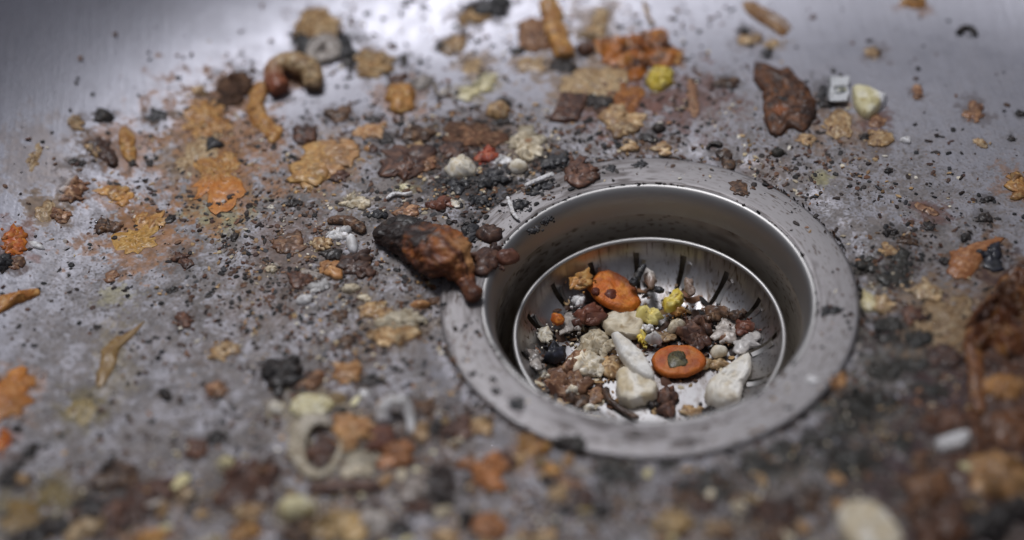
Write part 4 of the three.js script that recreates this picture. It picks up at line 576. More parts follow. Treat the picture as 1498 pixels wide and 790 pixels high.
lump('food_smear', 'smear', 'broken vertical brown streak behind the drain ring', 1015, 146, 13, 56, 0, 0.9, 'rust', { rag: 0.9 });
lump('burnt_crumb', 'burnt crumb', 'dark stain spot on back right of drain ring surface', 1083, 275, 22, 22, 0, 0.7, 'brown', { rag: 0.5 });
// ---- the dense mess between the smears and the drain
lump('food_scrap', 'food scrap', 'round dark red-brown scrap below the curled tan hook', 443, 194, 36, 34, 0, 2.6, 'maroon', { rag: 0.45 });
lump('food_scrap', 'food scrap', 'dark brown crumb group right of the curled tan hook', 494, 167, 38, 20, 30, 2, 'brown', { rag: 0.6 });
lump('vegetable_scrap', 'vegetable scrap', 'orange-tan lobe of the broad smear under red-brown scrap', 462, 244, 60, 62, 10, 2.2, 'orange', { rag: 0.5, lump: 0.8, paint: (c) => c.lerp(tmpKh, 0.25) });
lump('vegetable_scrap', 'vegetable scrap', 'tan triangular lobe of the broad smear, right part', 496, 225, 60, 50, 35, 2.4, 'khaki', { rag: 0.45, lump: 0.8, paint: (c) => c.lerp(tmpO, 0.25) });
lump('food_scrap', 'food scrap', 'dark maroon bit under the tan triangular lobe', 494, 258, 26, 18, 30, 1.8, 'maroon');
lump('bread_crumb', 'bread crumb', 'orange-tan crumb with black fleck, left of brown heap', 543, 189, 34, 22, 10, 2, 'tan', { paint: (c) => c.lerp(tmpO, 0.25) });
lump('burnt_crumb', 'burnt crumb', 'black fleck right below the orange-tan crumb', 563, 199, 16, 20, -30, 1.4, 'dark');
lump('food_scrap', 'food scrap', 'small brown crumb below the orange-tan crumb, left of heap', 546, 218, 20, 14, 0, 1.6, 'maroon');
lump('burnt_crumb', 'burnt crumb', 'dark crumb above the orange-tan crumb with black fleck', 547, 173, 16, 14, 0, 1.5, 'dark');
lump('food_scrap', 'food scrap', 'dark brown flat scrap on top of the brown heap', 607, 197, 46, 28, 0, 2.6, 'brown', { rag: 0.6, paint: (c) => c.lerp(tmpK, 0.2) });
lump('bread_crumb', 'bread crumb', 'pale tan crumb at right end of dark brown flat scrap', 614, 214, 22, 20, 30, 2.4, 'tan');
lump('meat_scrap', 'meat scrap', 'large maroon-brown scrap left of the cream clump', 603, 241, 62, 46, -10, 3.4, 'maroon', { rag: 0.55, lump: 0.7 });
lump('bread_crumb', 'bread crumb', 'tan sliver at right side of the large maroon-brown scrap', 627, 237, 18, 34, 10, 3, 'rust');
shape('rice_clump', 'rice', 'cream clump of soft rice behind the drumstick-shaped scrap', [[650, 246], [656, 234], [668, 228], [680, 224], [690, 232], [700, 242], [694, 252], [676, 256], [660, 256]], 3.6, 'garlic', { lump: 0.7, rag: 0.3 });
lump('vegetable_scrap', 'vegetable scrap', 'small red bit at the right end of the cream rice clump', 712, 227, 22, 26, 10, 2.6, 'red', { rag: 0.45 });
lump('food_crust', 'crust', 'brown crumbly crust above the cream rice clump', 692, 198, 84, 26, 5, 2, 'rust', { rag: 0.8, lump: 1, mat: 'dry', paint: (c) => c.lerp(tmpB, 0.45) });
lump('food_scrap', 'food scrap', 'dark maroon crumbs between brown crust and cream rice clump', 664, 218, 40, 22, 20, 2, 'maroon', { rag: 0.8 });
lump('bread_crumb', 'bread crumb', 'cream-tan knobby crumb with brown centre, right of small red bit', 773, 210, 48, 44, -10, 3.4, 'rice', { rag: 0.5, lump: 0.9, mat: 'dry', paint: (c, x, y, z) => c.lerp(tmpA, sm(0.0016, 0.0006, Math.hypot(x, z + 0.0005)) * 0.8) });
lump('bread_crumb', 'bread crumb', 'smooth cream ball below the cream-tan knobby crumb', 757, 241, 27, 24, 0, 3.2, 'garlic', { rag: 0.25, lump: 0.25, mat: 'smooth', k: 0.005 });
lump('onion_piece', 'onion piece', 'whitish bit between small red bit and smooth cream ball', 735, 234, 22, 18, 0, 1.8, 'white', { rag: 0.5 });
const ch = (label, x, y, w, h, r = 0, H = 2) => lump('burnt_crumb', 'burnt crumb', label, x, y, w, h, r, H, 'slate', { rag: 0.9, lump: 1, grain: 0.8 });
ch('charcoal-black crumbly patch under the cream rice clump', 668, 268, 56, 26, 5); ch('charcoal-black crumbly patch right of the one under rice clump', 716, 262, 50, 26, -10); ch('charcoal patch between rice patches and small maroon clump', 806, 236, 54, 30, 10); ch('charcoal patch above the drumstick-shaped scrap right shoulder', 700, 292, 44, 30, 20);
ch('charcoal crumbs on the back left edge of drain ring', 786, 274, 40, 20, -25, 1.4); ch('charcoal crumbs along left rim of drain ring, behind brown lumps', 760, 300, 32, 20, -20, 1.4); ch('charcoal crumbs between drumstick-shaped scrap and brown lumps', 690, 338, 26, 40, 10); ch('greyish dark crumb left of the drumstick-shaped scrap top', 552, 313, 28, 18, 0, 1.6);
ch('black blot on left of drain lip, lower of two', 782, 336, 20, 12, -20, 1); ch('black blot on left of drain lip, upper of two', 800, 322, 22, 11, -30, 1);
lump('food_scrap', 'food scrap', 'maroon clump at the back left edge of drain ring', 852, 250, 36, 40, -15, 2.8, 'maroon', { rag: 0.6, lump: 0.9 });
strand('onion_strand', 'strand', 'thin whitish strand on the black crumbs at back left ring edge', [[768, 272, 3.2, 1.4], [782, 265, 3.5, 1.4], [797, 259, 3.5, 1.2], [811, 254, 3.5, 1]], 'white', { rough: 0.3 });
strand('onion_strand', 'strand', 'thin branching whitish strand left of the drain lip', [[742, 287, 2.6, 0.8], [747, 300, 3, 0.8], [751, 312, 3, 0.6], [760, 322, 2.6, 0.4]], 'white', { rough: 0.3 });
strand('onion_strand', 'strand', 'thin pale wavy strand above the drumstick-shaped scrap', [[565, 291, 2.6, 0.6], [577, 283, 3, 0.6], [590, 284, 3, 0.6], [604, 281, 2.6, 0.6]], 'white', { rough: 0.4 });
lump('food_scrap', 'food scrap', 'dark brown lump, topmost of three between drumstick and drain', 716, 340, 38, 34, 0, 3, 'maroon', { rag: 0.35, paint: (c) => c.lerp(tmpK, 0.35) });
lump('food_scrap', 'food scrap', 'brown lump, left of three between drumstick and drain', 714, 374, 46, 40, 10, 3.4, 'maroon', { rag: 0.4, paint: (c) => c.lerp(tmpB, 0.3) });
lump('food_scrap', 'food scrap', 'red-brown lump, nearest to drain lip of three', 743, 373, 34, 28, 10, 3.2, 'maroon', { rag: 0.3, paint: (c) => c.lerp(tmpR, 0.2) });
// ---- left of the drumstick
lump('garlic_piece', 'garlic piece', 'white broken bit left of the drumstick-shaped scrap', 493, 342, 32, 22, 10, 3, 'white', { rag: 0.4 });
lump('garlic_piece', 'garlic piece', 'upright smooth white sliver left of the drumstick-shaped scrap', 515, 354, 16, 36, -8, 3, 'white', { rag: 0.15, lump: 0.15, mat: 'smooth', k: 0.005 });
lump('bread_crumb', 'bread crumb', 'tan crumb left of the white broken bit', 470, 357, 32, 20, 0, 2.4, 'tan');
lump('burnt_crumb', 'burnt crumb', 'black crumb below the white broken bit', 487, 370, 24, 18, 0, 1.8, 'dark');
strand('onion_strip', 'onion piece', 'brown arched strip over the two white bits', [[478, 324, 5], [494, 321, 7], [512, 324, 8], [526, 332, 8], [533, 341, 5]], 'brown', { flat: 0.7, rough: 0.4 });
lump('food_scrap', 'food scrap', 'dark maroon clump below the upright white sliver', 521, 388, 44, 38, -20, 3, 'maroon', { rag: 0.5, paint: (c) => c.lerp(tmpK, 0.35) });
lump('bread_crumb', 'bread crumb', 'orange-tan crumb left of the dark maroon clump', 482, 393, 30, 24, 20, 2.2, 'tan', { paint: (c) => c.lerp(tmpO, 0.3) });
lump('garlic_piece', 'garlic piece', 'white grain, lowest left of the pale grains left of drumstick', 446, 437, 24, 20, -20, 2.6, 'white', { rag: 0.3 });
lump('garlic_piece', 'garlic piece', 'whitish grain just above the lowest left pale grain', 465, 420, 30, 18, -10, 2, 'white', { rag: 0.4, paint: (c) => c.lerp(tmpG2, 0.3) });
lump('garlic_piece', 'garlic piece', 'pale cream grain right of the other pale grains', 513, 421, 28, 18, 0, 2.4, 'rice', { rag: 0.3 });
lump('garlic_piece', 'garlic piece', 'small pale grain below right of pale cream grain', 534, 435, 16, 15, 0, 1.8, 'rice');
lump('garlic_piece', 'garlic piece', 'small pale bit alone left of the maroon streak', 396, 392, 17, 15, -30, 1.8, 'rice');
lump('food_scrap', 'food scrap', 'slanting maroon streak among the pale grains', 438, 406, 56, 16, 35, 1.8, 'maroon', { rag: 0.6 });
lump('onion_piece', 'onion piece', 'pale grey-tan bit at lower end of white and tan crumbs', 461, 401, 26, 14, 20, 1.6, 'greyed');
lump('bread_crumb', 'bread crumb', 'orange-tan oval crumb below the drumstick-shaped scrap', 614, 445, 30, 15, -5, 2.2, 'tan', { rag: 0.35, paint: (c) => c.lerp(tmpO, 0.3) });
lump('food_scrap', 'food scrap', 'brown crumb at right end of the orange-tan oval crumb', 636, 440, 20, 14, 0, 1.8, 'brown');
lump('bread_crumb', 'bread crumb', 'tan crumbs between pale cream grain and orange-tan oval crumb', 553, 455, 42, 20, 10, 1.8, 'tan', { rag: 0.7 });
lump('food_scrap', 'food scrap', 'brown crumb left of long row of pale yellow crumbs', 496, 461, 28, 16, -20, 1.8, 'brown');
lump('bread_crumb', 'bread crumb', 'pale yellow crumb above left of drumstick-shaped scrap', 591, 272, 22, 12, -15, 1.6, 'lemon');
lump('bread_crumb', 'bread crumb', 'cream-tan crumb between broad tan smear and drumstick', 521, 294, 40, 24, 0, 2, 'rice', { rag: 0.5, mat: 'dry' });
lump('food_scrap', 'food scrap', 'dark red crumb on the upper side of drumstick-shaped scrap', 641, 297, 38, 18, -15, 2.2, 'maroon', { paint: (c) => c.lerp(tmpR, 0.3), rag: 0.6 });
lump('food_scrap', 'food scrap', 'rust-coloured crumb at upper left of drumstick-shaped scrap', 590, 309, 36, 18, -15, 1.8, 'rust');
lump('bread_crumb', 'bread crumb', 'whitish crumb above the drumstick-shaped scrap back', 665, 297, 18, 16, 0, 2, 'garlic');
lump('burnt_crumb', 'burnt crumb', 'flat black fleck right of the olive stain, left of drumstick', 425, 297, 30, 12, 5, 1.4, 'dark', { rag: 0.6 });
lump('food_scrap', 'food scrap', 'rusty crumb patch left of the white broken bit', 420, 355, 40, 34, 0, 1, 'rust', { rag: 0.9, lump: 1, paint: (c) => c.lerp(tmpB, 0.3) });
// ---- marks on the drain ring
lump('burnt_crumb', 'burnt crumb', 'dark double blotch on the right side of drain ring', 1217, 455, 36, 12, 5, 0.8, 'slate', { rag: 0.6 });
lump('burnt_crumb', 'burnt crumb', 'dark blotch on the near left side of drain ring', 755, 591, 27, 20, -20, 0.8, 'slate', { rag: 0.4 });
lump('burnt_crumb', 'burnt crumb', 'small dark mark left of the dark blotch on near ring', 727, 573, 13, 9, 0, 0.6, 'slate');
lump('burnt_crumb', 'burnt crumb', 'dark mark on the back of drain ring, right of maroon clump', 938, 241, 16, 10, -20, 0.7, 'slate');
lump('burnt_crumb', 'burnt crumb', 'faint dark stain on ring lip at back', 893, 246, 16, 9, 0, 0.5, 'slate');
// ------------------------------------------------------------------ scraps in the strainer basket
const BP = -0.0268, inB = (y) => ({ plane: y });
{   // carrot slices with their cores
  const g = new THREE.Group(), p = at(897, 430, 0, -0.0230); g.name = numbered('carrot_slice'); scene.add(g); g.position.copy(p); serial++;
  const loc = [[858, 428], [864, 416], [873, 406], [889, 399], [911, 406], [924, 414], [934, 424], [938, 438], [930, 450], [914, 456], [894, 454], [874, 444]].map((q) => { const w = at(q[0], q[1], 0, -0.0230); return [w.x - p.x, w.z - p.z]; });
  const spot = lin('#5a220c'), edge = lin('#6a3010');
  mesh('flesh', lumpGeometry(polygonRadius(loc, 5, 0.1), 0.0018, LIN.bright, { seed: 5, size: 0.008, lump: 0.22, p: 10, q: 0.45, k: 0.004, paint: (c, x, y, z) => { c.lerp(tmpO, 0.3); c.lerp(edge, sm(0.0022, 0.0048, x * 0.8 - z * 0.8 - 0.001) * 0.85); } }), M.smooth, g);
  for (const [sx, sy, r] of [[893, 430, 10], [870, 428, 7]]) { const q = at(sx, sy, 0, -0.0214).sub(p), m = mesh('brown_spot', lumpGeometry(ragged(r / 5100, r / 5100 / 0.8, 0, sx, 0.3), 0.0007, [spot, spot, edge, spot], { seed: sx, size: 0.002 }), M.wet, g); m.position.set(q.x, q.y, q.z); }
  g.rotation.set(0.1, 0, -0.14); tag(g, 'bright orange carrot piece with two brown spots at the back of the basket', 'carrot piece');
}
{
  const g = new THREE.Group(), p = at(993, 530, 0, -0.0256); g.name = numbered('carrot_slice'); scene.add(g); g.position.copy(p); serial++;
  const rim = lin('#c4661f'), core = [lin('#3f3b24'), lin('#5a5230'), lin('#1e1c14'), lin('#7a7048')];
  mesh('flesh', lumpGeometry(ragged(0.0077, 0.0060, 0.1, 17, 0.08), 0.0014, LIN.bright, { seed: 17, size: 0.008, k: 0.006, lump: 0.1, p: 14, q: 0.5, paint: (c, x, y, z) => { c.lerp(tmpR, 0.35); c.lerp(rim, sm(0.0048, 0.0064, Math.hypot(x, z * 1.12)) * 0.6); } }), M.smooth, g);
  const m = mesh('core', lumpGeometry(ragged(0.0027, 0.0037, 0, 18, 0.4), 0.0004, core, { seed: 18, size: 0.003, lump: 0.6, k: 0.0012 }), M.wet, g); m.position.set(-0.0004, 0.00135, 0);
  g.rotation.set(0.05, 0, 0.04); tag(g, 'round orange carrot slice with dark greenish core in basket centre', 'carrot slice');
}
lump('carrot_peel', 'peel', 'pale orange peel left behind the spotted carrot piece', 851, 410, 32, 26, -30, 2, 'orange', inB(-0.0195));
strand('herb_sprig', 'stem', 'black crooked stem standing at the back of the basket', [[923, 418, 6, 1], [931, 408, 5, 2.5], [937, 396, 4.5, 4], [944, 386, 3, 5]], 'slate', { plane: -0.0215, rough: 0.4 });
lump('onion_piece', 'onion piece', 'whitish shred standing against the back slot right of crooked stem', 951, 404, 15, 34, 0, 3, 'greyed', { plane: -0.0205, rag: 0.4, whole: true, mat: 'gloss', paint: (c, x, y, z) => { c.lerp(tmpW, 0.3 * sm(0, -0.003, z)); c.lerp(tmpA, 0.5 * sm(-0.001, 0.003, z)); } });
lump('onion_piece', 'onion piece', 'grey-brown shred in the next back slot, behind bright yellow sliver', 1008, 418, 13, 40, 0, 2.4, 'greyed', { plane: -0.0205, rag: 0.4, whole: true, paint: (c) => c.lerp(tmpA, 0.35) });
strand('herb_sprig', 'stem', 'short black foot of crumbs beside the crooked stem', [[955, 420, 4, 0.5], [964, 424, 5, 0.5], [972, 426, 3, 0.5]], 'slate', { plane: -0.022, rough: 0.7 });
lump('meat_scrap', 'meat scrap', 'brown red chunk under the spotted carrot piece in the basket', 863, 460, 46, 34, 0, 3.6, 'maroon', { ...inB(-0.0240), paint: (c) => c.lerp(tmpR, 0.25) });
lump('garlic_piece', 'garlic piece', 'small white bit left of the spotted carrot piece in basket', 845, 437, 20, 22, 0, 3, 'white', inB(-0.0225));
lump('carrot_crumb', 'carrot piece', 'tiny orange cube at the left inner wall of the basket', 816, 465, 20, 20, 0, 2.6, 'bright', { ...inB(-0.0225), rag: 0.3 });
lump('garlic_piece', 'garlic piece', 'white pointed flake left in basket above the black berry', 797, 488, 22, 30, 20, 2.6, 'garlic', { ...inB(-0.023), rag: 0.4 });
lump('onion_piece', 'onion piece', 'translucent white film near tiny orange cube in basket', 836, 470, 28, 30, 0, 1.6, 'greyed', { ...inB(-0.0245), mat: 'skin' });
lump('berry', 'berry', 'wrinkled blue-black berry at left of the basket', 812, 512, 32, 34, 0, 4.6, 'navy', { ...inB(-0.0245), rag: 0.35, lump: 0.6 });
lump('rice_clump', 'rice', 'beige clump of rice left of the white clove in basket', 868, 499, 48, 46, 0, 5, 'rice', { ...inB(BP), rag: 0.5, lump: 0.9, mat: 'dry' });
lump('rice_clump', 'rice', 'lower cream clump of rice in front of the beige clump in basket', 862, 536, 46, 34, 0, 4, 'garlic', { ...inB(BP), rag: 0.5, lump: 0.8, paint: (c) => c.lerp(tmpKh, 0.2) });
lump('rice_clump', 'rice', 'tan brown rice crumbs right of the lower cream clump in basket', 895, 536, 34, 34, 0, 3, 'tan', { ...inB(BP), rag: 0.6, lump: 0.9 });
lump('onion_piece', 'onion piece', 'cupped translucent beige onion layer behind the white clove', 911, 474, 58, 44, 15, 3.4, 'rice', { ...inB(-0.0258), rag: 0.15, lump: 0.3, p: 6, top: (x, z, r) => r < 1 ? 0.0016 * r * r * r - 0.0008 : 0, mat: 'smooth', k: 0.005 });
shape('garlic_piece', 'garlic piece', 'long smooth white clove slanting across the basket centre', [[893, 490], [900, 489], [911, 496], [925, 505], [938, 515], [950, 530], [960, 547], [957, 555], [940, 549], [924, 541], [908, 524], [900, 508]], 3.6, 'garlic', { ...inB(-0.0225), c: [926, 522], mat: 'smooth', k: 0.006, lump: 0.14, rag: 0.06, p: 7, q: 0.5, tilt: [10, -4], paint: (c) => c.lerp(tmpW, 0.4) });
shape('garlic_piece', 'garlic piece', 'cream flat chunk below the long white clove in basket', [[902, 546], [912, 539], [930, 545], [950, 554], [964, 562], [961, 580], [944, 586], [924, 591], [906, 584], [901, 566]], 4.4, 'garlic', { ...inB(BP), mat: 'smooth', k: 0.006, lump: 0.2, p: 10, q: 0.45, rag: 0.1, tilt: [8, 3], paint: (c) => c.lerp(tmpY, 0.06) });
shape('garlic_piece', 'garlic piece', 'largest white-cream clove wedge at right front of the basket', [[1029, 573], [1034, 560], [1044, 552], [1060, 540], [1078, 526], [1094, 517], [1101, 525], [1098, 545], [1086, 561], [1083, 583], [1062, 593], [1038, 590]], 5, 'garlic', { ...inB(BP), c: [1062, 560], mat: 'smooth', k: 0.006, lump: 0.18, p: 8, q: 0.45, rag: 0.08, tilt: [8, -6], paint: (c) => c.lerp(tmpW, 0.2) });
lump('egg_scrap', 'egg scrap', 'pale yellow crumbly bit at basket centre back', 951, 458, 38, 34, 0, 3.6, 'yellow', { ...inB(-0.0245), rag: 0.5, whole: true, lump: 0.9, paint: (c) => c.lerp(tmpY2, 0.5) });
lump('egg_scrap', 'egg scrap', 'bright yellow upright sliver right of pale yellow bit in basket', 984, 440, 24, 42, 35, 3.6, 'yellow', { ...inB(-0.0235), rag: 0.2, p: 6, lump: 0.4 });
lump('egg_scrap', 'egg scrap', 'orange edge bit below the bright yellow sliver in basket', 992, 453, 26, 16, -25, 3, 'orange', inB(-0.0245));
lump('egg_scrap', 'egg scrap', 'thin yellow edge running beside the cupped onion layer', 940, 488, 9, 36, -10, 4, 'yellow', inB(-0.0255));
lump('garlic_piece', 'garlic piece', 'bright white bit between pale yellow crumb and carrot slice', 956, 493, 26, 18, 10, 4, 'white', { ...inB(-0.0245), rag: 0.3, mat: 'smooth', k: 0.005 });
lump('garlic_piece', 'garlic piece', 'small white bit just above the bright white bit in basket', 949, 477, 20, 16, 0, 3.4, 'white', inB(-0.0248));
lump('onion_piece', 'onion piece', 'pale folded leaf right of bright white bit in basket', 989, 474, 32, 20, -40, 3.4, 'rice', { ...inB(-0.025), rag: 0.3 });
lump('onion_piece', 'onion piece', 'dull tan bit under the pale folded leaf in basket', 978, 490, 30, 16, 20, 2.4, 'khaki', { ...inB(-0.0258), paint: (c) => c.lerp(tmpB, 0.3) });
lump('herb_leaf', 'leaf', 'dark maroon crumpled leaf heap right of basket centre', 1020, 484, 38, 54, 5, 4, 'maroon', { ...inB(-0.0258), rag: 0.6, lump: 1 });
lump('herb_leaf', 'leaf', 'brown crumpled bit above the maroon leaf heap in basket', 1044, 455, 26, 30, 0, 3, 'brown', { ...inB(-0.024), rag: 0.6 });
lump('onion_piece', 'onion piece', 'glassy whitish jelly bits at right of the basket', 1094, 500, 44, 26, -25, 1.8, 'greyed', { ...inB(-0.0235), rag: 0.5, whole: true, lump: 0.7, paint: (c) => c.lerp(tmpW, 0.3), mat: 'gloss' });
lump('onion_piece', 'onion piece', 'glassy grey film between the maroon bits, right in basket', 1066, 478, 36, 34, 0, 1.6, 'greyed', { ...inB(-0.0245), mat: 'gloss', rag: 0.6 });
lump('meat_scrap', 'meat scrap', 'red-brown crumb on right inner wall of basket', 1091, 476, 32, 26, 0, 3, 'maroon', { ...inB(-0.0225), rag: 0.5, paint: (c) => c.lerp(tmpR, 0.3) });
lump('burnt_crumb', 'burnt crumb', 'dark crumb left above the red-brown crumb on basket wall', 1079, 459, 24, 18, 20, 2.4, 'brown', { ...inB(-0.0225), paint: (c) => c.lerp(tmpK, 0.4) });
lump('bread_crumb', 'bread crumb', 'tan brown crumb between leaf heap and glassy bits', 1060, 493, 24, 20, 0, 2.6, 'rust', inB(-0.0250));
lump('garlic_piece', 'garlic piece', 'small cream nut-like bit above the largest clove wedge', 1052, 512, 24, 22, 0, 3.4, 'garlic', { ...inB(-0.0258), rag: 0.15, lump: 0.2, mat: 'smooth', k: 0.005 });
lump('bread_crumb', 'bread crumb', 'tan crumb under the cream nut-like bit in basket', 1047, 531, 28, 18, 0, 2, 'khaki', inB(BP));
lump('herb_leaf', 'leaf', 'dark red-brown curled leaf at the front of the basket', 977, 588, 24, 40, -20, 2.6, 'maroon', { ...inB(BP), rag: 0.45, lump: 0.8 });
lump('herb_leaf', 'leaf', 'black sliver left of the curled leaf at basket front', 957, 588, 10, 22, 15, 1.8, 'dark', inB(BP));
strand('herb_sprig', 'stem', 'thin brown bent stem left of the cream flat chunk in basket', [[886, 566, 6], [890, 582, 6], [904, 595, 5], [920, 605, 4.5], [935, 612, 4.5]], 'brown', { plane: BP, rough: 0.4, paint: (c) => c.lerp(tmpK, 0.35) });
lump('bread_crumb', 'bread crumb', 'tan flat bit right of the curled leaf at basket front', 1010, 600, 34, 16, 5, 1.6, 'tan', inB(BP));
lump('burnt_crumb', 'burnt crumb', 'dark sliver under the front of the largest clove wedge', 1034, 600, 30, 9, -10, 1.4, 'dark', inB(BP));
lump('food_scrap', 'food scrap', 'rusty brown crumb heap at left front of the basket', 826, 555, 60, 40, 10, 2.6, 'rust', { ...inB(-0.0262), rag: 0.7, lump: 1, paint: (c) => c.lerp(tmpB, 0.4) });
lump('vegetable_peel', 'peel', 'rust-brown slanting strip right of blue-black berry', 838, 526, 22, 48, 35, 3.6, 'rust', { ...inB(-0.026), rag: 0.3 });
lump('bread_crumb', 'bread crumb', 'cream crumb at left of the rusty crumb heap in basket', 797, 548, 17, 15, 0, 2.4, 'garlic', inB(-0.025));
lump('bread_crumb', 'bread crumb', 'cream crumb on the right of the rusty crumb heap in basket', 840, 568, 18, 15, 0, 3, 'garlic', inB(-0.0258));
lump('bread_crumb', 'bread crumb', 'cream crumb at the near edge of the basket, below rusty heap', 862, 594, 19, 13, 0, 2.4, 'garlic', inB(BP));
lump('burnt_crumb', 'burnt crumb', 'dark brown flake at near left wall of basket', 846, 583, 42, 14, 10, 2, 'brown', { ...inB(-0.0262), paint: (c) => c.lerp(tmpK, 0.35), rag: 0.5 });
lump('food_scrap', 'food scrap', 'tan crumb right of dark brown flake, near basket wall', 872, 575, 24, 26, 0, 2, 'rust', { ...inB(BP), rag: 0.5 });
lump('onion_piece', 'onion piece', 'clear whitish film on the left wall of the basket', 781, 523, 18, 40, -15, 1.4, 'greyed', { ...inB(-0.0225), mat: 'gloss' });

// ------------------------------------------------------------------ crumbs and specks nobody could count
{
  const rnd = rng(4711), gs = (a, b, x, y, w, h) => Math.exp(-(((a - x) / w) ** 2 + ((b - y) / h) ** 2));
  const spots = [[680, 250, 130, 55, 1.5], [700, 190, 120, 45, 0.9], [430, 370, 90, 80, 1.1], [380, 450, 100, 60, 0.4], [500, 750, 260, 50, 0.6], [900, 760, 260, 40, 0.5], [550, 470, 110, 70, 0.8], [600, 330, 110, 80, 0.6], [470, 200, 130, 80, 0.4], [1130, 190, 130, 90, 0.3], [940, 150, 130, 90, 0.4], [560, 640, 180, 90, 0.6], [760, 300, 60, 50, 1.1], [720, 70, 200, 60, 0.35], [1290, 420, 90, 90, 0.45], [1270, 620, 150, 90, 0.55], [1440, 600, 80, 150, 0.5], [220, 730, 200, 60, 0.5], [900, 730, 220, 50, 0.4], [1380, 330, 90, 70, 0.3], [310, 220, 90, 90, 0.35], [180, 300, 120, 90, 0.12], [1200, 250, 90, 60, 0.35], [350, 520, 130, 110, 0.25], [680, 540, 60, 60, 0.5]];
  const black = [[690, 266, 60, 26, 2.6], [802, 238, 34, 18, 2.2], [715, 318, 44, 34, 1.6], [775, 292, 40, 24, 1.2], [1250, 600, 60, 40, 1], [1150, 668, 70, 24, 1], [1256, 676, 50, 26, 1.2], [1305, 398, 44, 26, 1], [1310, 482, 50, 24, 1], [900, 697, 40, 24, 0.8], [480, 64, 40, 30, 0.7]];
  const density = (x, y) => { let d = 0.1; for (const s of spots) d += s[4] * gs(x, y, s[0], s[1], s[2], s[3]); return d * sm(-90, 60, (x * 0.52 + y * 0.86) - 190) * (x > 1150 && y < 200 ? 0.55 : 1); };
  const mk = (seed) => { const g = new THREE.IcosahedronGeometry(1, 1), p = g.attributes.position; for (let i = 0; i < p.count; i++) { const x = p.getX(i), y = p.getY(i), z = p.getZ(i), k = 0.55 + 0.9 * vnoise(x * 1.3 + seed, y * 1.3, z * 1.3); p.setXYZ(i, x * k, y * k * 0.75, z * k); } g.computeVertexNormals(); return g; };
  const mat = plain({ roughness: 0.6 });
  const scatter = (name, label, category, seed, count, sizes, palette, dens) => {
    const m = new THREE.InstancedMesh(mk(seed), mat, count), q = new THREE.Object3D(), c = new THREE.Color(); m.name = name; shade(m); let i = 0, guard = 0;
    while (i < count && guard++ < 900000) {
      const x = rnd() * 1640 - 70, y = rnd() * 880 - 30; const cl = n2(x / 34, y / 34, seed * 3) * 0.6 + n2(x / 11, y / 11, seed * 3 + 1) * 0.4; if (rnd() * 1.6 > dens(x, y) * (0.15 + 3.2 * sm(0.35, 0.75, cl) ** 1.3)) continue;
      const p = at(x, y), r = Math.hypot(p.x, p.z); if (r < 0.0475 || (r < 0.0572 && rnd() < 0.72)) continue;
      const s = (sizes[0] + (sizes[1] - sizes[0]) * Math.pow(rnd(), sizes[2])) / 2 / p.scale, st = 0.7 + rnd() * 0.9;
      q.position.set(p.x, p.y + s * 0.25, p.z); q.rotation.set((rnd() - 0.5) * 0.7, rnd() * 6.283, (rnd() - 0.5) * 0.7); q.scale.set(s * st, s * (0.22 + rnd() * 0.38), s / st * 1.2); q.updateMatrix(); m.setMatrixAt(i, q.matrix);
      const k = palette[Math.floor(rnd() * palette.length)]; c.copy(LIN[k][Math.floor(rnd() * 3)]).multiplyScalar(0.8 + rnd() * 0.4); m.setColorAt(i, c); i++;
    }
    m.count = i; m.userData.kind = 'stuff'; scene.add(m); return tag(m, label, category);
  };
  {                                      // the wet mush of small bits under the scraps in the basket
    const count = 700, m = new THREE.InstancedMesh(mk(11), mat, count), q = new THREE.Object3D(), c = new THREE.Color(); m.name = 'basket_mush'; shade(m);
    const pal = ['brown', 'rust', 'tan', 'rice', 'maroon', 'maroon', 'dark', 'khaki', 'brown', 'leaf'];
    for (let i = 0; i < count; i++) { const t = rnd() * 6.283, u = Math.sqrt(rnd()), r = u * (0.029 + 0.004 * rnd()), x = Math.cos(t) * r - 0.002, z = Math.sin(t) * r + 0.001, s = 0.0002 + 0.0013 * Math.pow(rnd(), 2.2), l = 0.6 + 2.2 * rnd() * rnd(); if (z > 0.006 && x > -0.014 && rnd() < 0.85) { i--; continue; }
      q.position.set(x, bowlY(Math.hypot(x, z)) + s * 0.2, z); q.rotation.set((rnd() - 0.5) * 1.2, rnd() * 6.3, (rnd() - 0.5) * 1.2); q.scale.set(s * l, s * (0.12 + rnd() * 0.2), s / Math.sqrt(l)); q.updateMatrix(); m.setMatrixAt(i, q.matrix); c.copy(LIN[pal[Math.floor(rnd() * pal.length)]][Math.floor(rnd() * 3)]); m.setColorAt(i, c); }
    m.userData.kind = 'stuff'; scene.add(m); tag(m, 'small wet brown and cream bits covering the bottom of the strainer basket', 'crumbs');
  }
  const low = (x, y) => sm(600, 720, y) * (1 - 0.6 * gs(x, y, 250, 620, 160, 60)) + 0.7 * gs(x, y, 560, 650, 150, 60);
  scatter('soft_crumbs', 'soft pale tan and brown crumbs carpeting the blurred foreground of the sink', 'crumbs', 14, 300, [4, 24, 1.8], ['tan', 'rice', 'rice', 'khaki', 'brown', 'lemon', 'greyed', 'tan'], low);
  {
    const count = 170, g = new THREE.SphereGeometry(1, 14, 8, 0, 6.2832, 0, Math.PI / 2), m = new THREE.InstancedMesh(g, new THREE.MeshPhysicalMaterial({ color: 0xffffff, roughness: 0.05, metalness: 0, transmission: 1, thickness: 0.001, ior: 1.33 }), count), q = new THREE.Object3D(); m.name = 'water_beads'; shade(m);
    const wet = [[315, 250, 60, 60], [470, 235, 60, 40], [190, 330, 70, 40], [150, 560, 30, 30], [640, 380, 90, 40], [1250, 480, 100, 60], [520, 400, 80, 60], [930, 80, 60, 40], [1010, 650, 260, 30], [690, 620, 90, 50]];
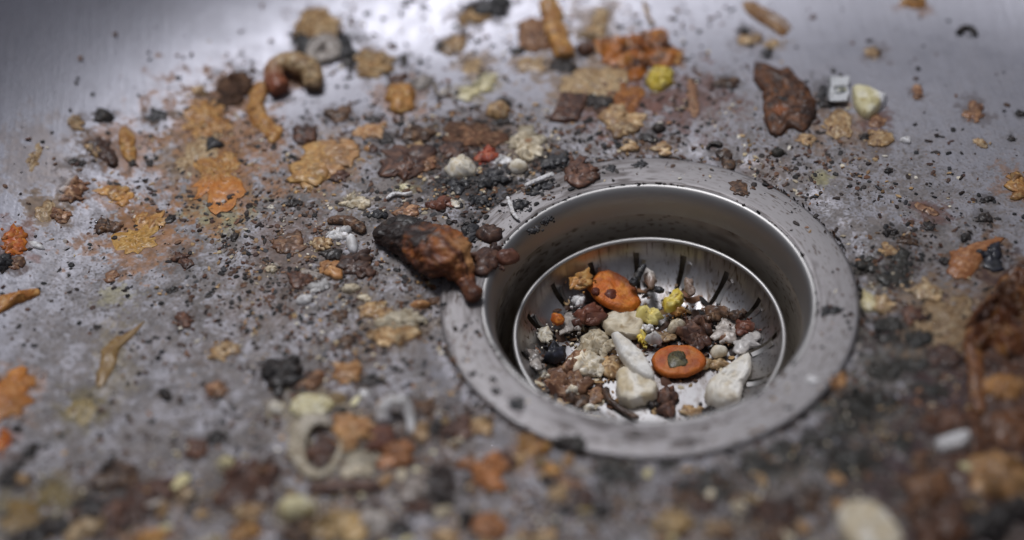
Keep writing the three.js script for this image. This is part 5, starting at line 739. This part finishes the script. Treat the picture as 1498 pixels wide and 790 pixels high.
    for (let i = 0; i < count; i++) { const w = wet[i % wet.length], p = at(w[0] + (rnd() + rnd() - 1) * w[2] * 1.4, w[1] + (rnd() + rnd() - 1) * w[3] * 1.4), s = 0.0002 + 0.0007 * Math.pow(rnd(), 2.2); if (Math.hypot(p.x, p.z) < 0.048) p.set(-0.15 + rnd() * 0.05, 0, rnd() * 0.04);
      q.position.set(p.x, p.y - 0.00003, p.z); q.rotation.set(0, rnd() * 6, 0); q.scale.set(s * (0.8 + rnd() * 0.5), s * 0.5, s); q.updateMatrix(); m.setMatrixAt(i, q.matrix); }
    m.userData.kind = 'stuff'; scene.add(m); tag(m, 'tiny clear water beads glinting on the steel between the scraps', 'water beads');
  }
  {
    const count = 900, m = new THREE.InstancedMesh(mk(21), mat, count), q = new THREE.Object3D(), c = new THREE.Color(); m.name = 'seam_grime'; shade(m); let i = 0;
    while (i < count) { const t = rnd() * 6.2832; if (rnd() > sm(0.35, 0.7, n2(t * 4, 3.3, 91) * 0.6 + n2(t * 19, 1.3, 92) * 0.4) + 0.08) continue; const inner = rnd() < 0.2, r = inner ? 0.0457 + (rnd() - 0.5) * 0.0006 : 0.0577 + (rnd() - 0.35) * 0.0012, s = 0.00012 + 0.0005 * Math.pow(rnd(), 2.4);
      q.position.set(Math.cos(t) * r, inner ? -0.0002 : -0.0009, Math.sin(t) * r); q.rotation.set(rnd(), -t + 1.57, rnd()); q.scale.set(s * (1 + rnd() * 1.5), s * 0.6, s * 0.8); q.updateMatrix(); m.setMatrixAt(i, q.matrix); c.copy(LIN[rnd() < 0.6 ? 'dark' : 'brown'][Math.floor(rnd() * 3)]); m.setColorAt(i, c); i++; }
    m.userData.kind = 'stuff'; scene.add(m); tag(m, 'dark dried grime caught in the seam round the drain ring', 'grime');
  }
  scatter('burnt_specks', 'tiny black and dark brown burnt specks scattered over the whole sink floor', 'specks', 2, 10500, [1.0, 8, 3.8], ['dark', 'slate', 'dark', 'maroon', 'brown'], (x, y) => { let d = density(x, y); for (const s of black) d += s[4] * gs(x, y, s[0], s[1], s[2], s[3]); return d; });
  scatter('brown_crumbs', 'fine brown and rust crumbs strewn thickest left of the drain', 'crumbs', 5, 9500, [1.1, 8, 3.2], ['maroon', 'brown', 'leaf', 'brown', 'dark', 'rust', 'brown'], (x, y) => density(x, y) - 0.08);
  scatter('pale_crumbs', 'fine tan and cream crumbs strewn between the larger scraps', 'crumbs', 8, 5600, [1.1, 8, 3.2], ['tan', 'rice', 'khaki', 'greyed', 'garlic', 'tan'], (x, y) => density(x, y) - 0.1);
}
soilFloor(steelFloor);
renderer.render(scene, camera);
